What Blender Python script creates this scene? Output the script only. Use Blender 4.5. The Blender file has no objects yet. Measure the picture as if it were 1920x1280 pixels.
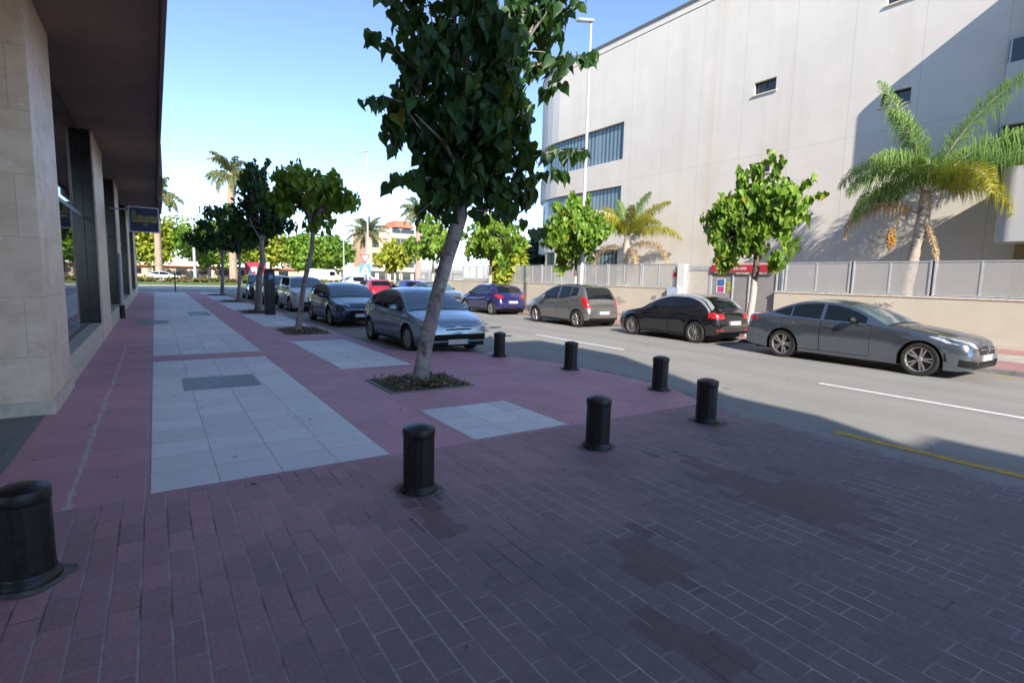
import bpy, bmesh, math, random
from mathutils import Vector, Matrix, noise
from mathutils.bvhtree import BVHTree
random.seed(7)
PI = math.pi
sc = bpy.context.scene
COL = sc.collection

# ------------------------------------------------------------------ camera, sky, sun, exposure
cam_d = bpy.data.cameras.new('camera'); cam = bpy.data.objects.new('camera', cam_d); COL.objects.link(cam)
cam_d.sensor_width = 36; cam_d.lens = 36 * 1010 / 1920; cam_d.clip_start = .05; cam_d.clip_end = 2000
Rm = Matrix(((0.835198, 0.043545, -0.548222), (-0.549397, 0.110699, -0.828196), (0.024624, 0.992900, 0.116380)))
cam.matrix_world = Matrix.Translation((0, 0, 1.65)) @ Rm.to_4x4()
sc.camera = cam
SUN = Vector((.64, 1.55, -1.0)).normalized()
w = bpy.data.worlds.new('World'); sc.world = w; w.use_nodes = True
nt = w.node_tree; nt.nodes.clear()
sky = nt.nodes.new('ShaderNodeTexSky'); sky.sky_type = 'NISHITA'; sky.sun_disc = False
sky.sun_elevation = math.asin(-SUN.z); sky.sun_rotation = math.atan2(-SUN.x, -SUN.y)
sky.air_density = .62; sky.dust_density = 0; sky.ozone_density = 1.7
bg = nt.nodes.new('ShaderNodeBackground'); bg.inputs[1].default_value = .15
wo = nt.nodes.new('ShaderNodeOutputWorld')
nt.links.new(sky.outputs[0], bg.inputs[0]); nt.links.new(bg.outputs[0], wo.inputs[0])
ld = bpy.data.lights.new('sun', 'SUN'); ld.energy = 3.6; ld.angle = math.radians(.5); ld.color = (1, .93, .83)
sun = bpy.data.objects.new('sun', ld); COL.objects.link(sun)
sun.rotation_euler = SUN.to_track_quat('-Z', 'Y').to_euler()
sc.view_settings.view_transform = 'Standard'; sc.view_settings.look = 'None'
sc.view_settings.exposure = 1.16; sc.view_settings.gamma = 1
sc.cycles.max_bounces = 8; sc.cycles.transparent_max_bounces = 16
sc.cycles.caustics_reflective = False; sc.cycles.caustics_refractive = False

# ------------------------------------------------------------------ helpers
def tag(o, label=None, cat=None, group=None, kind=None):
    if label: o['label'] = label
    if cat: o['category'] = cat
    if group: o['group'] = group
    if kind: o['kind'] = kind
    return o
def thing(name, label, cat, loc=(0, 0, 0), rz=0, group=None):
    o = bpy.data.objects.new(name, None); COL.objects.link(o)
    o.location = loc; o.rotation_euler = (0, 0, rz); o.empty_display_size = .2
    return tag(o, label, cat, group)
def copy_tree(o, parent=None):
    c = o.copy(); COL.objects.link(c); c.parent = parent
    for ch in list(o.children): copy_tree(ch, c)
    return c

class MB:
    def __init__(s): s.v = []; s.f = []; s.m = []
    def add(s, vs, fs, mi=0):
        b = len(s.v); s.v.extend([tuple(p) for p in vs])
        for f in fs: s.f.append([i + b for i in f]); s.m.append(mi)
        return s
    def box(s, x0, x1, y0, y1, z0, z1, mi=0, M=None):
        vs = [Vector((x, y, z)) for z in (z0, z1) for y in (y0, y1) for x in (x0, x1)]
        if M is not None: vs = [M @ p for p in vs]
        return s.add(vs, [(0, 2, 3, 1), (4, 5, 7, 6), (0, 1, 5, 4), (2, 6, 7, 3), (0, 4, 6, 2), (1, 3, 7, 5)], mi)
    def quad(s, a, b, c, d, mi=0): return s.add([a, b, c, d], [(0, 1, 2, 3)], mi)
    def poly(s, pts, z, mi=0): return s.add([(p[0], p[1], z) for p in pts], [tuple(range(len(pts)))], mi)
    def prism(s, pts, z0, z1, mi=0):
        n = len(pts)
        vs = [(p[0], p[1], z0) for p in pts] + [(p[0], p[1], z1) for p in pts]
        fs = [tuple(range(n, 2 * n)), tuple(reversed(range(n)))] + [(i, (i + 1) % n, n + (i + 1) % n, n + i) for i in range(n)]
        return s.add(vs, fs, mi)
    def tube(s, path, rad, n=10, mi=0, cap=True):
        P = [Vector(p) for p in path]
        if not isinstance(rad, (list, tuple)): rad = [rad] * len(P)
        vs = []; u = None
        for i, p in enumerate(P):
            t = (P[min(i + 1, len(P) - 1)] - P[max(i - 1, 0)])
            t = t.normalized() if t.length > 1e-9 else Vector((0, 0, 1))
            if u is None:
                u = t.cross(Vector((0, 1, 0)) if abs(t.y) < .9 else Vector((1, 0, 0))).normalized()
            else:
                u = (u - t * u.dot(t)).normalized()
            q = t.cross(u)
            for k in range(n):
                a = 2 * PI * k / n
                vs.append(p + (u * math.cos(a) + q * math.sin(a)) * rad[i])
        fs = []
        for i in range(len(P) - 1):
            for k in range(n):
                k2 = (k + 1) % n
                fs.append((i * n + k, i * n + k2, (i + 1) * n + k2, (i + 1) * n + k))
        if cap:
            fs.append(tuple(reversed(range(n)))); fs.append(tuple(range((len(P) - 1) * n, len(P) * n)))
        return s.add(vs, fs, mi)
    def lathe(s, prof, n=24, mi=0, M=None):      # prof: (r, z)
        vs = []; fs = []
        for r, z in prof:
            for k in range(n):
                a = 2 * PI * k / n; vs.append(Vector((r * math.cos(a), r * math.sin(a), z)))
        if M is not None: vs = [M @ p for p in vs]
        for i in range(len(prof) - 1):
            for k in range(n):
                k2 = (k + 1) % n
                fs.append((i * n + k, i * n + k2, (i + 1) * n + k2, (i + 1) * n + k))
        fs.append(tuple(reversed(range(n)))); fs.append(tuple(range((len(prof) - 1) * n, len(prof) * n)))
        return s.add(vs, fs, mi)
    def build(s, name, mats, parent=None, smooth=None, bevel=0):
        me = bpy.data.meshes.new(name); me.from_pydata([tuple(v) for v in s.v], [], s.f)
        if not isinstance(mats, (list, tuple)): mats = [mats]
        for m in mats: me.materials.append(m)
        if len(mats) > 1: me.polygons.foreach_set('material_index', s.m)
        if smooth is not None:
            me.polygons.foreach_set('use_smooth', [True] * len(me.polygons))
            me.set_sharp_from_angle(angle=math.radians(smooth))
        me.update()
        o = bpy.data.objects.new(name, me); COL.objects.link(o)
        if parent is not None: o.parent = parent
        if bevel:
            b = o.modifiers.new('bevel', 'BEVEL'); b.width = bevel; b.segments = 2; b.limit_method = 'ANGLE'; b.angle_limit = .6
        return o

# ------------------------------------------------------------------ materials
class NB:
    def __init__(s, name):
        s.mat = bpy.data.materials.new(name); s.mat.use_nodes = True
        s.t = s.mat.node_tree; s.t.nodes.clear()
        s.out = s.t.nodes.new('ShaderNodeOutputMaterial')
        s.b = s.t.nodes.new('ShaderNodeBsdfPrincipled'); s.t.links.new(s.b.outputs[0], s.out.inputs[0])
        s.tc = None
    def n(s, typ, **kw):
        d = s.t.nodes.new(typ)
        for k, v in kw.items(): setattr(d, k, v)
        return d
    def l(s, a, b): s.t.links.new(a, b)
    def pos(s):
        if s.tc is None: s.tc = s.n('ShaderNodeTexCoord')
        return s.tc.outputs['Object']
    def mapped(s, scale=(1, 1, 1), rot=(0, 0, 0), loc=(0, 0, 0), src=None):
        m = s.n('ShaderNodeMapping'); s.l(src or s.pos(), m.inputs[0])
        m.inputs['Scale'].default_value = scale; m.inputs['Rotation'].default_value = rot; m.inputs['Location'].default_value = loc
        return m.outputs[0]
    def noise(s, scale, vec=None, detail=4, rough=.6, out=0):
        d = s.n('ShaderNodeTexNoise'); s.l(vec or s.pos(), d.inputs['Vector'])
        d.inputs['Scale'].default_value = scale; d.inputs['Detail'].default_value = detail; d.inputs['Roughness'].default_value = rough
        return d.outputs[out]
    def ramp(s, f, a, b, ca=(0, 0, 0, 1), cb=(1, 1, 1, 1)):
        d = s.n('ShaderNodeValToRGB'); s.l(f, d.inputs[0])
        e = d.color_ramp.elements; e[0].position = a; e[1].position = b; e[0].color = ca; e[1].color = cb
        return d.outputs[0]
    def mix(s, f, a, b, mode='MIX'):
        d = s.n('ShaderNodeMix', data_type='RGBA', blend_type=mode); d.clamp_factor = True
        for v, i in ((f, 0), (a, 6), (b, 7)):
            if isinstance(v, (int, float)): d.inputs[i].default_value = v
            elif isinstance(v, (tuple, list)): d.inputs[i].default_value = (*v[:3], 1)
            else: s.l(v, d.inputs[i])
        return d.outputs[2]
    def math(s, op, a, b=None, c=None):
        d = s.n('ShaderNodeMath', operation=op)
        for v, i in ((a, 0), (b, 1), (c, 2)):
            if v is None: continue
            if isinstance(v, (int, float)): d.inputs[i].default_value = v
            else: s.l(v, d.inputs[i])
        return d.outputs[0]
    def xyz(s, vec=None):
        d = s.n('ShaderNodeSeparateXYZ'); s.l(vec or s.pos(), d.inputs[0]); return d.outputs
    def bump(s, h, strength=.3, dist=.01):
        d = s.n('ShaderNodeBump'); s.l(h, d.inputs['Height']); d.inputs['Strength'].default_value = strength; d.inputs['Distance'].default_value = dist
        s.l(d.outputs[0], s.b.inputs['Normal']); return d
    def col(s, c):
        if isinstance(c, (tuple, list)): s.b.inputs['Base Color'].default_value = (*c[:3], 1)
        else: s.l(c, s.b.inputs['Base Color'])
    def set(s, **kw):
        for k, v in kw.items():
            i = s.b.inputs[k.replace('_', ' ')]
            if isinstance(v, (int, float)): i.default_value = v
            elif isinstance(v, (tuple, list)): i.default_value = v
            else: s.l(v, i)

def plain(name, c, rough=.6, metal=0, var=.15, scale=8, bump=0, coat=0, spec=.5):
    b = NB(name)
    f = b.noise(scale)
    b.col(b.mix(b.ramp(f, .35, .65), tuple(x * (1 - var) for x in c), tuple(min(1, x * (1 + var)) for x in c)))
    b.set(Roughness=rough, Metallic=metal, Coat_Weight=coat, Coat_Roughness=.04, Specular_IOR_Level=spec)
    if bump: b.bump(b.noise(scale * 6), bump, .01)
    return b.mat

def brick_paving():
    b = NB('brick_paving')
    dpos = b.mix(.0045, b.pos(), b.noise(2.2, out=1)); v = b.mapped(rot=(0, 0, PI / 2), src=dpos)
    br = b.n('ShaderNodeTexBrick'); b.l(v, br.inputs['Vector'])
    br.inputs['Scale'].default_value = 1; br.inputs['Brick Width'].default_value = .265; br.inputs['Row Height'].default_value = .128
    br.inputs['Mortar Size'].default_value = .0068; br.inputs['Mortar Smooth'].default_value = .4; br.inputs['Bias'].default_value = 0
    br.inputs['Color1'].default_value = (0, 0, 0, 1); br.inputs['Color2'].default_value = (1, 1, 1, 1); br.inputs['Mortar'].default_value = (.5, .5, .5, 1)
    rnd = br.outputs[0]; mort = br.outputs[1]
    fx = b.math('FRACT', b.math('DIVIDE', b.xyz(dpos)[0], .128)); rowline = b.math('GREATER_THAN', b.math('ABSOLUTE', b.math('SUBTRACT', fx, .5)), .43)
    mort = b.math('MULTIPLY', mort, b.math('ADD', .68, b.math('MULTIPLY', rowline, .32)))
    X, Y, Z = b.xyz()
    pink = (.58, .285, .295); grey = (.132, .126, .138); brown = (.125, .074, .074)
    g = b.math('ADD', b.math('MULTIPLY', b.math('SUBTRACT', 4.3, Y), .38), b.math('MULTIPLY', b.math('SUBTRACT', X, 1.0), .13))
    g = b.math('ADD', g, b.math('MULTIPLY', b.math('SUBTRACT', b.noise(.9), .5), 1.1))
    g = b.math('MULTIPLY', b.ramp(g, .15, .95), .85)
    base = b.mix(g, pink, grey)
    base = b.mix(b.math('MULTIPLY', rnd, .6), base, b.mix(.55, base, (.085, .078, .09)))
    base = b.mix(b.math('MULTIPLY', b.ramp(b.noise(11, detail=8, rough=.8), .42, .68), .45), base, (.27, .235, .245))
    base = b.mix(b.math('MULTIPLY', b.ramp(b.noise(45, detail=4, rough=.8), .48, .62), .3), base, (.08, .065, .07))
    # patches of replaced brown bricks
    mask = None
    for cx, cy, rx, ry in ((2.4, 2.1, .27, .32), (3.95, 2.35, .25, .95), (2.0, 1.38, .13, .3), (1.55, 3.2, .14, .32), (4.4, 2.1, .3, .5)):
        dx = b.math('DIVIDE', b.math('ABSOLUTE', b.math('SUBTRACT', X, cx)), rx)
        dy = b.math('DIVIDE', b.math('ABSOLUTE', b.math('SUBTRACT', Y, cy)), ry)
        m = b.math('SUBTRACT', 1.25, b.math('MAXIMUM', dx, dy))
        mask = m if mask is None else b.math('MAXIMUM', mask, m)
    mask = b.math('GREATER_THAN', b.math('ADD', mask, b.math('MULTIPLY', rnd, .9)), .85)
    base = b.mix(b.math('MULTIPLY', mask, .5), base, brown)
    mc = b.mix(b.ramp(b.noise(1.4, detail=4), .36, .55), (.10, .075, .075), b.mix(g, (.42, .33, .34), (.37, .35, .36)))
    mc = b.mix(b.math('MULTIPLY', mask, .6), mc, (.07, .05, .05))
    wob = b.math('MULTIPLY', mort, b.ramp(b.noise(9, detail=6, rough=.7), .3, .52))
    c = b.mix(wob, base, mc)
    spots = b.n('ShaderNodeTexVoronoi'); b.l(b.pos(), spots.inputs['Vector']); spots.inputs['Scale'].default_value = 1.3
    c = b.mix(b.math('MULTIPLY', b.math('LESS_THAN', spots.outputs[0], .045), .8), c, (.02, .018, .02))
    sp2 = b.n('ShaderNodeTexVoronoi'); b.l(b.mapped(loc=(3.3, 1.7, 0)), sp2.inputs['Vector']); sp2.inputs['Scale'].default_value = 2.3
    c = b.mix(b.math('MULTIPLY', b.math('LESS_THAN', sp2.outputs[0], .03), .6), c, (.35, .33, .31))
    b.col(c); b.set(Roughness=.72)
    h = b.math('SUBTRACT', b.math('ADD', b.math('MULTIPLY', rnd, .25), b.math('MULTIPLY', b.noise(60), .35)), b.math('MULTIPLY', mort, .9))
    b.bump(h, .5, .008)
    return b.mat

def tile_mat(name, c, tw, th, loc=(0, 0), joint=(.10, .085, .09), var=.16, speck=.3, jw=.004, extra=None):
    b = NB(name)
    br = b.n('ShaderNodeTexBrick'); b.l(b.mapped(loc=(-loc[0], -loc[1], 0)), br.inputs['Vector'])
    br.offset = 0; br.inputs['Scale'].default_value = 1; br.inputs['Brick Width'].default_value = tw; br.inputs['Row Height'].default_value = th
    br.inputs['Mortar Size'].default_value = jw; br.inputs['Mortar Smooth'].default_value = .2; br.inputs['Bias'].default_value = 0
    br.inputs['Color1'].default_value = (0, 0, 0, 1); br.inputs['Color2'].default_value = (1, 1, 1, 1)
    lo = tuple(x * (1 - var) for x in c); hi = tuple(x * (1 + var) for x in c)
    base = b.mix(b.math('ADD', b.math('MULTIPLY', br.outputs[0], .5), b.math('MULTIPLY', b.noise(1.1), .5)), lo, hi)
    base = b.mix(b.math('MULTIPLY', b.ramp(b.noise(55, detail=4, rough=.85), .5, .62), speck), base, tuple(x * .45 for x in c))
    base = b.mix(b.math('MULTIPLY', b.ramp(b.noise(3.5, detail=6, rough=.7), .52, .78), .45), base, tuple(x * .6 for x in c))
    base = b.mix(b.math('MULTIPLY', b.ramp(b.noise(60, b.mapped(loc=(5, 2, 0)), detail=4, rough=.85), .54, .64), speck * .6), base, tuple(min(1, x * 1.5) for x in c))
    sp = b.n('ShaderNodeTexVoronoi'); b.l(b.pos(), sp.inputs['Vector']); sp.inputs['Scale'].default_value = 2.1
    base = b.mix(b.math('MULTIPLY', b.math('LESS_THAN', sp.outputs[0], .05), .55), base, (.045, .042, .045))
    c2 = b.mix(b.math('MULTIPLY', br.outputs[1], b.ramp(b.noise(6), .25, .6)), base, joint)
    if extra: c2 = extra(b, c2)
    b.col(c2); b.set(Roughness=.68)
    b.bump(b.math('SUBTRACT', b.math('MULTIPLY', b.noise(80), .4), br.outputs[1]), .35, .005)
    return b.mat

def pink_extra(b, c):
    X, Y, Z = b.xyz()
    wob = b.math('MULTIPLY', b.math('SUBTRACT', b.noise(2.5, b.mapped(scale=(0, 1, 0)), detail=5), .5), .07)
    d = b.math('ABSOLUTE', b.math('SUBTRACT', b.math('ADD', X, wob), -.58))
    m = b.math('MULTIPLY', b.math('LESS_THAN', d, b.math('ADD', .011, b.math('MULTIPLY', b.ramp(b.noise(7), .5, .7), .04))), b.math('LESS_THAN', Y, 14))
    return b.mix(b.math('MULTIPLY', m, b.ramp(b.noise(5), .3, .55)), c, (.60, .50, .50))

def asphalt():
    b = NB('asphalt')
    c = b.mix(b.ramp(b.noise(.35, detail=5), .35, .7), (.30, .283, .255), (.365, .343, .31))
    c = b.mix(b.math('MULTIPLY', b.ramp(b.noise(160, detail=2), .42, .7), .5), c, (.18, .17, .155))
    c = b.mix(b.math('MULTIPLY', b.ramp(b.noise(210, b.mapped(loc=(9, 9, 0)), detail=1), .6, .7), .4), c, (.5, .47, .43))
    st = b.ramp(b.noise(.8, b.mapped(scale=(2.2, .12, 1)), detail=5), .45, .75)
    c = b.mix(b.math('MULTIPLY', st, .25), c, (.18, .17, .16))
    sp = b.n('ShaderNodeTexVoronoi'); b.l(b.pos(), sp.inputs['Vector']); sp.inputs['Scale'].default_value = .55
    c = b.mix(b.math('MULTIPLY', b.math('LESS_THAN', sp.outputs[0], .05), .5), c, (.12, .115, .11))
    tr = b.math('ABSOLUTE', b.math('SUBTRACT', b.math('FRACT', b.math('DIVIDE', b.math('SUBTRACT', b.xyz()[0], 6.9), 1.55)), .5))
    c = b.mix(b.math('MULTIPLY', b.ramp(b.math('ADD', tr, b.math('MULTIPLY', b.noise(1.3), .25)), .3, .5), .16), c, (.16, .15, .14))
    c = b.mix(b.math('MULTIPLY', b.ramp(b.noise(22, detail=6, rough=.8), .46, .66), .3), c, (.2, .19, .175))
    ck = b.n('ShaderNodeTexVoronoi', feature='DISTANCE_TO_EDGE'); b.l(b.mix(.22, b.pos(), b.noise(2.5, detail=6, out=1)), ck.inputs['Vector']); ck.inputs['Scale'].default_value = .38
    c = b.mix(b.math('MULTIPLY', b.math('LESS_THAN', ck.outputs[0], .0028), b.math('MULTIPLY', b.ramp(b.noise(.5), .52, .6), .4)), c, (.10, .095, .09))
    b.col(c); b.set(Roughness=.82)
    b.bump(b.noise(170, detail=3), .35, .006)
    return b.mat

def concrete(name, c, joints=None, streak=.35):
    b = NB(name)
    X, Y, Z = b.xyz()
    col = b.mix(b.ramp(b.noise(.6, detail=6), .3, .75), tuple(x * .93 for x in c), tuple(min(1, x * 1.05) for x in c))
    s = b.ramp(b.noise(1.0, b.mapped(scale=(1.1, 1.1, .05)), detail=6, rough=.65), .52, .8)
    col = b.mix(b.math('MULTIPLY', s, streak), col, (c[0] * .78, c[1] * .7, c[2] * .58))
    col = b.mix(b.math('MULTIPLY', b.ramp(b.noise(45), .45, .7), .12), col, tuple(x * .7 for x in c))
    if streak > .3:
        bl_ = b.ramp(b.noise(.9, b.mapped(scale=(1, 1, 1.6), loc=(2, 7, 1)), detail=7, rough=.7), .5, .72)
        col = b.mix(b.math('MULTIPLY', bl_, .3), col, (c[0] * .74, c[1] * .68, c[2] * .6))
    if joints:
        y0, dy, zs, wdt = joints
        fr = b.math('ABSOLUTE', b.math('SUBTRACT', b.math('FRACT', b.math('ADD', b.math('DIVIDE', b.math('SUBTRACT', Y, y0), dy), .5)), .5))
        j = b.math('LESS_THAN', fr, wdt / dy)
        for z in zs:
            j = b.math('MAXIMUM', j, b.math('LESS_THAN', b.math('ABSOLUTE', b.math('SUBTRACT', Z, z)), wdt))
        for sy, sw, am in ((18.25, .55, .5), (20.3, .35, .25), (9.9, .4, .35), (15.5, .3, .2)):
            m = b.ramp(b.math('SUBTRACT', 1, b.math('DIVIDE', b.math('ABSOLUTE', b.math('SUBTRACT', Y, sy)), sw)), 0, .9)
            m = b.math('MULTIPLY', m, b.ramp(b.noise(1.0, b.mapped(scale=(2.5, 2.5, .08), loc=(sy, 3, 0)), detail=6), .36, .6))
            col = b.mix(b.math('MULTIPLY', m, am), col, (c[0] * .86, c[1] * .76, c[2] * .62))
        col = b.mix(b.math('MULTIPLY', j, .38), col, tuple(x * .45 for x in c))
    b.col(col); b.set(Roughness=.85); b.bump(b.noise(60, detail=4), .15, .006)
    return b.mat

def travertine():
    b = NB('travertine')
    br = b.n('ShaderNodeTexBrick'); b.l(b.mapped(rot=(PI / 2, 0, 0), loc=(.05, 0, .1)), br.inputs['Vector'])
    X, Y, Z = b.xyz()
    cv = b.n('ShaderNodeCombineXYZ'); b.l(b.math('ADD', X, Y), cv.inputs[0]); b.l(Z, cv.inputs[1])
    b.l(cv.outputs[0], br.inputs['Vector'])
    br.inputs['Scale'].default_value = 1; br.inputs['Brick Width'].default_value = 1.1; br.inputs['Row Height'].default_value = .655; br.offset = .37
    br.inputs['Mortar Size'].default_value = .003; br.inputs['Bias'].default_value = 0
    br.inputs['Color1'].default_value = (0, 0, 0, 1); br.inputs['Color2'].default_value = (1, 1, 1, 1)
    col = b.mix(br.outputs[0], (.80, .60, .465), (.90, .71, .575))
    col = b.mix(b.math('MULTIPLY', b.ramp(b.noise(2.4, b.mapped(scale=(1, 1, 1.6)), detail=7, rough=.7), .4, .7), .6), col, (.50, .34, .21))
    col = b.mix(b.math('MULTIPLY', b.ramp(b.noise(5, b.mapped(loc=(4, 4, 4)), detail=6), .5, .72), .5), col, (.86, .74, .66))
    sp = b.n('ShaderNodeTexVoronoi'); b.l(b.pos(), sp.inputs['Vector']); sp.inputs['Scale'].default_value = 4.2
    col = b.mix(b.math('MULTIPLY', b.math('LESS_THAN', b.math('ADD', sp.outputs[0], b.math('MULTIPLY', b.noise(30), .1)), .16), .6), col, (.88, .84, .8))
    col = b.mix(b.math('MULTIPLY', br.outputs[1], .45), col, (.2, .16, .12))
    b.col(col); b.set(Roughness=.5); b.bump(b.math('SUBTRACT', b.math('MULTIPLY', b.noise(25, detail=6), .3), br.outputs[1]), .25, .006)
    return b.mat

def granite():
    b = NB('dark_granite')
    X, Y, Z = b.xyz()
    c = b.mix(b.ramp(b.noise(6, detail=8, rough=.75), .38, .68), (.013, .014, .018), (.055, .058, .066))
    f = b.math('LESS_THAN', b.math('ABSOLUTE', b.math('SUBTRACT', b.math('FRACT', b.math('DIVIDE', Z, .9)), .5)), .006)
    b.col(b.mix(f, c, (.005, .005, .006))); b.set(Roughness=.18); return b.mat

def glass(name, c=(.018, .024, .028), rough=.03, spec=.7):
    b = NB(name); b.col(b.mix(b.noise(.8), tuple(x * .7 for x in c), c)); b.set(Roughness=rough, Specular_IOR_Level=spec, Coat_Weight=.3 if spec < .9 else 1.0, Coat_Roughness=.02); return b.mat

def shopglass():
    b = NB('shop_glass'); b.col((.012, .016, .018)); b.set(Roughness=.02, Specular_IOR_Level=1.0, IOR=1.7); return b.mat

def paint(name, c, metal=.35, rough=.32, dirt=.15):
    b = NB(name)
    fl = b.noise(900, detail=1)
    cc = b.mix(b.math('MULTIPLY', fl, .25), c, tuple(min(1, x * 1.5 + .01) for x in c))
    Z = b.xyz()[2]
    d = b.math('MULTIPLY', b.ramp(b.math('ADD', b.math('MULTIPLY', Z, -1.2), b.noise(4, detail=6)), -.15, .55), dirt)
    cc = b.mix(d, cc, (.17, .15, .125))
    b.col(cc); b.set(Metallic=metal, Roughness=b.math('ADD', rough - .06, b.math('MULTIPLY', d, .5)), Coat_Weight=1.0, Coat_Roughness=.03)
    return b.mat

def leaf(name, c1, c2, trans=.5, third=None):
    b = NB(name)
    g = b.n('ShaderNodeNewGeometry').outputs['Random Per Island']
    col = b.mix(g, c1, c2)
    if third: col = b.mix(b.math('GREATER_THAN', g, .982), col, third)
    b.col(col); b.set(Roughness=.42, Specular_IOR_Level=.4)
    tr = b.n('ShaderNodeBsdfTranslucent'); b.l(b.mix(.35, col, (.25, .36, .03)), tr.inputs[0])
    mx = b.n('ShaderNodeMixShader'); mx.inputs[0].default_value = trans * .6
    b.l(b.b.outputs[0], mx.inputs[1]); b.l(tr.outputs[0], mx.inputs[2]); b.l(mx.outputs[0], b.out.inputs[0])
    return b.mat

def bark(name, c1, c2, white_below=None):
    b = NB(name)
    f = b.ramp(b.noise(6, b.mapped(scale=(1, 1, .35)), detail=8, rough=.7), .36, .66)
    c = b.mix(f, c1, c2)
    c = b.mix(b.math('MULTIPLY', b.ramp(b.noise(5, b.mapped(scale=(1, 1, 3.2)), detail=6, rough=.75), .5, .66), .55), c, tuple(x * .5 for x in c1))
    c = b.mix(b.math('MULTIPLY', b.ramp(b.noise(4.2, detail=6), .56, .66), .75), c, tuple(x * .3 for x in c1))
    if white_below:
        Z = b.xyz()[2]
        m = b.math('LESS_THAN', b.math('ADD', Z, b.math('MULTIPLY', b.noise(5), .35)), white_below)
        c = b.mix(b.math('MULTIPLY', m, .8), c, (.62, .57, .50))
    b.col(c); b.set(Roughness=.85); b.bump(b.noise(18, b.mapped(scale=(1, 1, .4)), detail=7), .7, .025)
    return b.mat

def mesh_panel():
    b = NB('perforated_mesh')
    b.col((.62, .61, .58)); b.set(Roughness=.5, Metallic=.1)
    X, Y, Z = b.xyz()
    t = b.n('ShaderNodeBsdfTransparent')
    def band(v): return b.math('LESS_THAN', b.math('FRACT', b.math('MULTIPLY', v, 40)), .64)
    a = b.math('MULTIPLY', band(Y), band(Z))
    mx = b.n('ShaderNodeMixShader')
    b.l(b.math('SUBTRACT', 1, b.math('MULTIPLY', a, 1.0)), mx.inputs[0])
    # open area 27 % of fine holes
    b.l(t.outputs[0], mx.inputs[1]); b.l(b.b.outputs[0], mx.inputs[2]); b.l(mx.outputs[0], b.out.inputs[0])
    return b.mat

def ribbon_glass():
    b = NB('ribbon_glass')
    Y = b.xyz()[1]
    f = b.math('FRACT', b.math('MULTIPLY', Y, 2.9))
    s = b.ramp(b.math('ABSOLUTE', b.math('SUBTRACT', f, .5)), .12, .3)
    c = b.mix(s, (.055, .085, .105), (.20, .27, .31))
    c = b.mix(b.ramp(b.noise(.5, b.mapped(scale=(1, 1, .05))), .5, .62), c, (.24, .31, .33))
    b.col(c); b.set(Roughness=.12, Specular_IOR_Level=.7); return b.mat

def soil():
    b = NB('soil'); c = b.mix(b.ramp(b.noise(14, detail=8), .35, .65), (.06, .047, .033), (.17, .135, .08))
    b.col(c); b.set(Roughness=.95); b.bump(b.noise(30, detail=6), .9, .03); return b.mat
def grassm():
    b = NB('grass'); c = b.mix(b.ramp(b.noise(1.5, detail=6), .3, .7), (.075, .14, .02), (.16, .22, .04)); b.col(c); b.set(Roughness=.9); return b.mat

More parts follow.
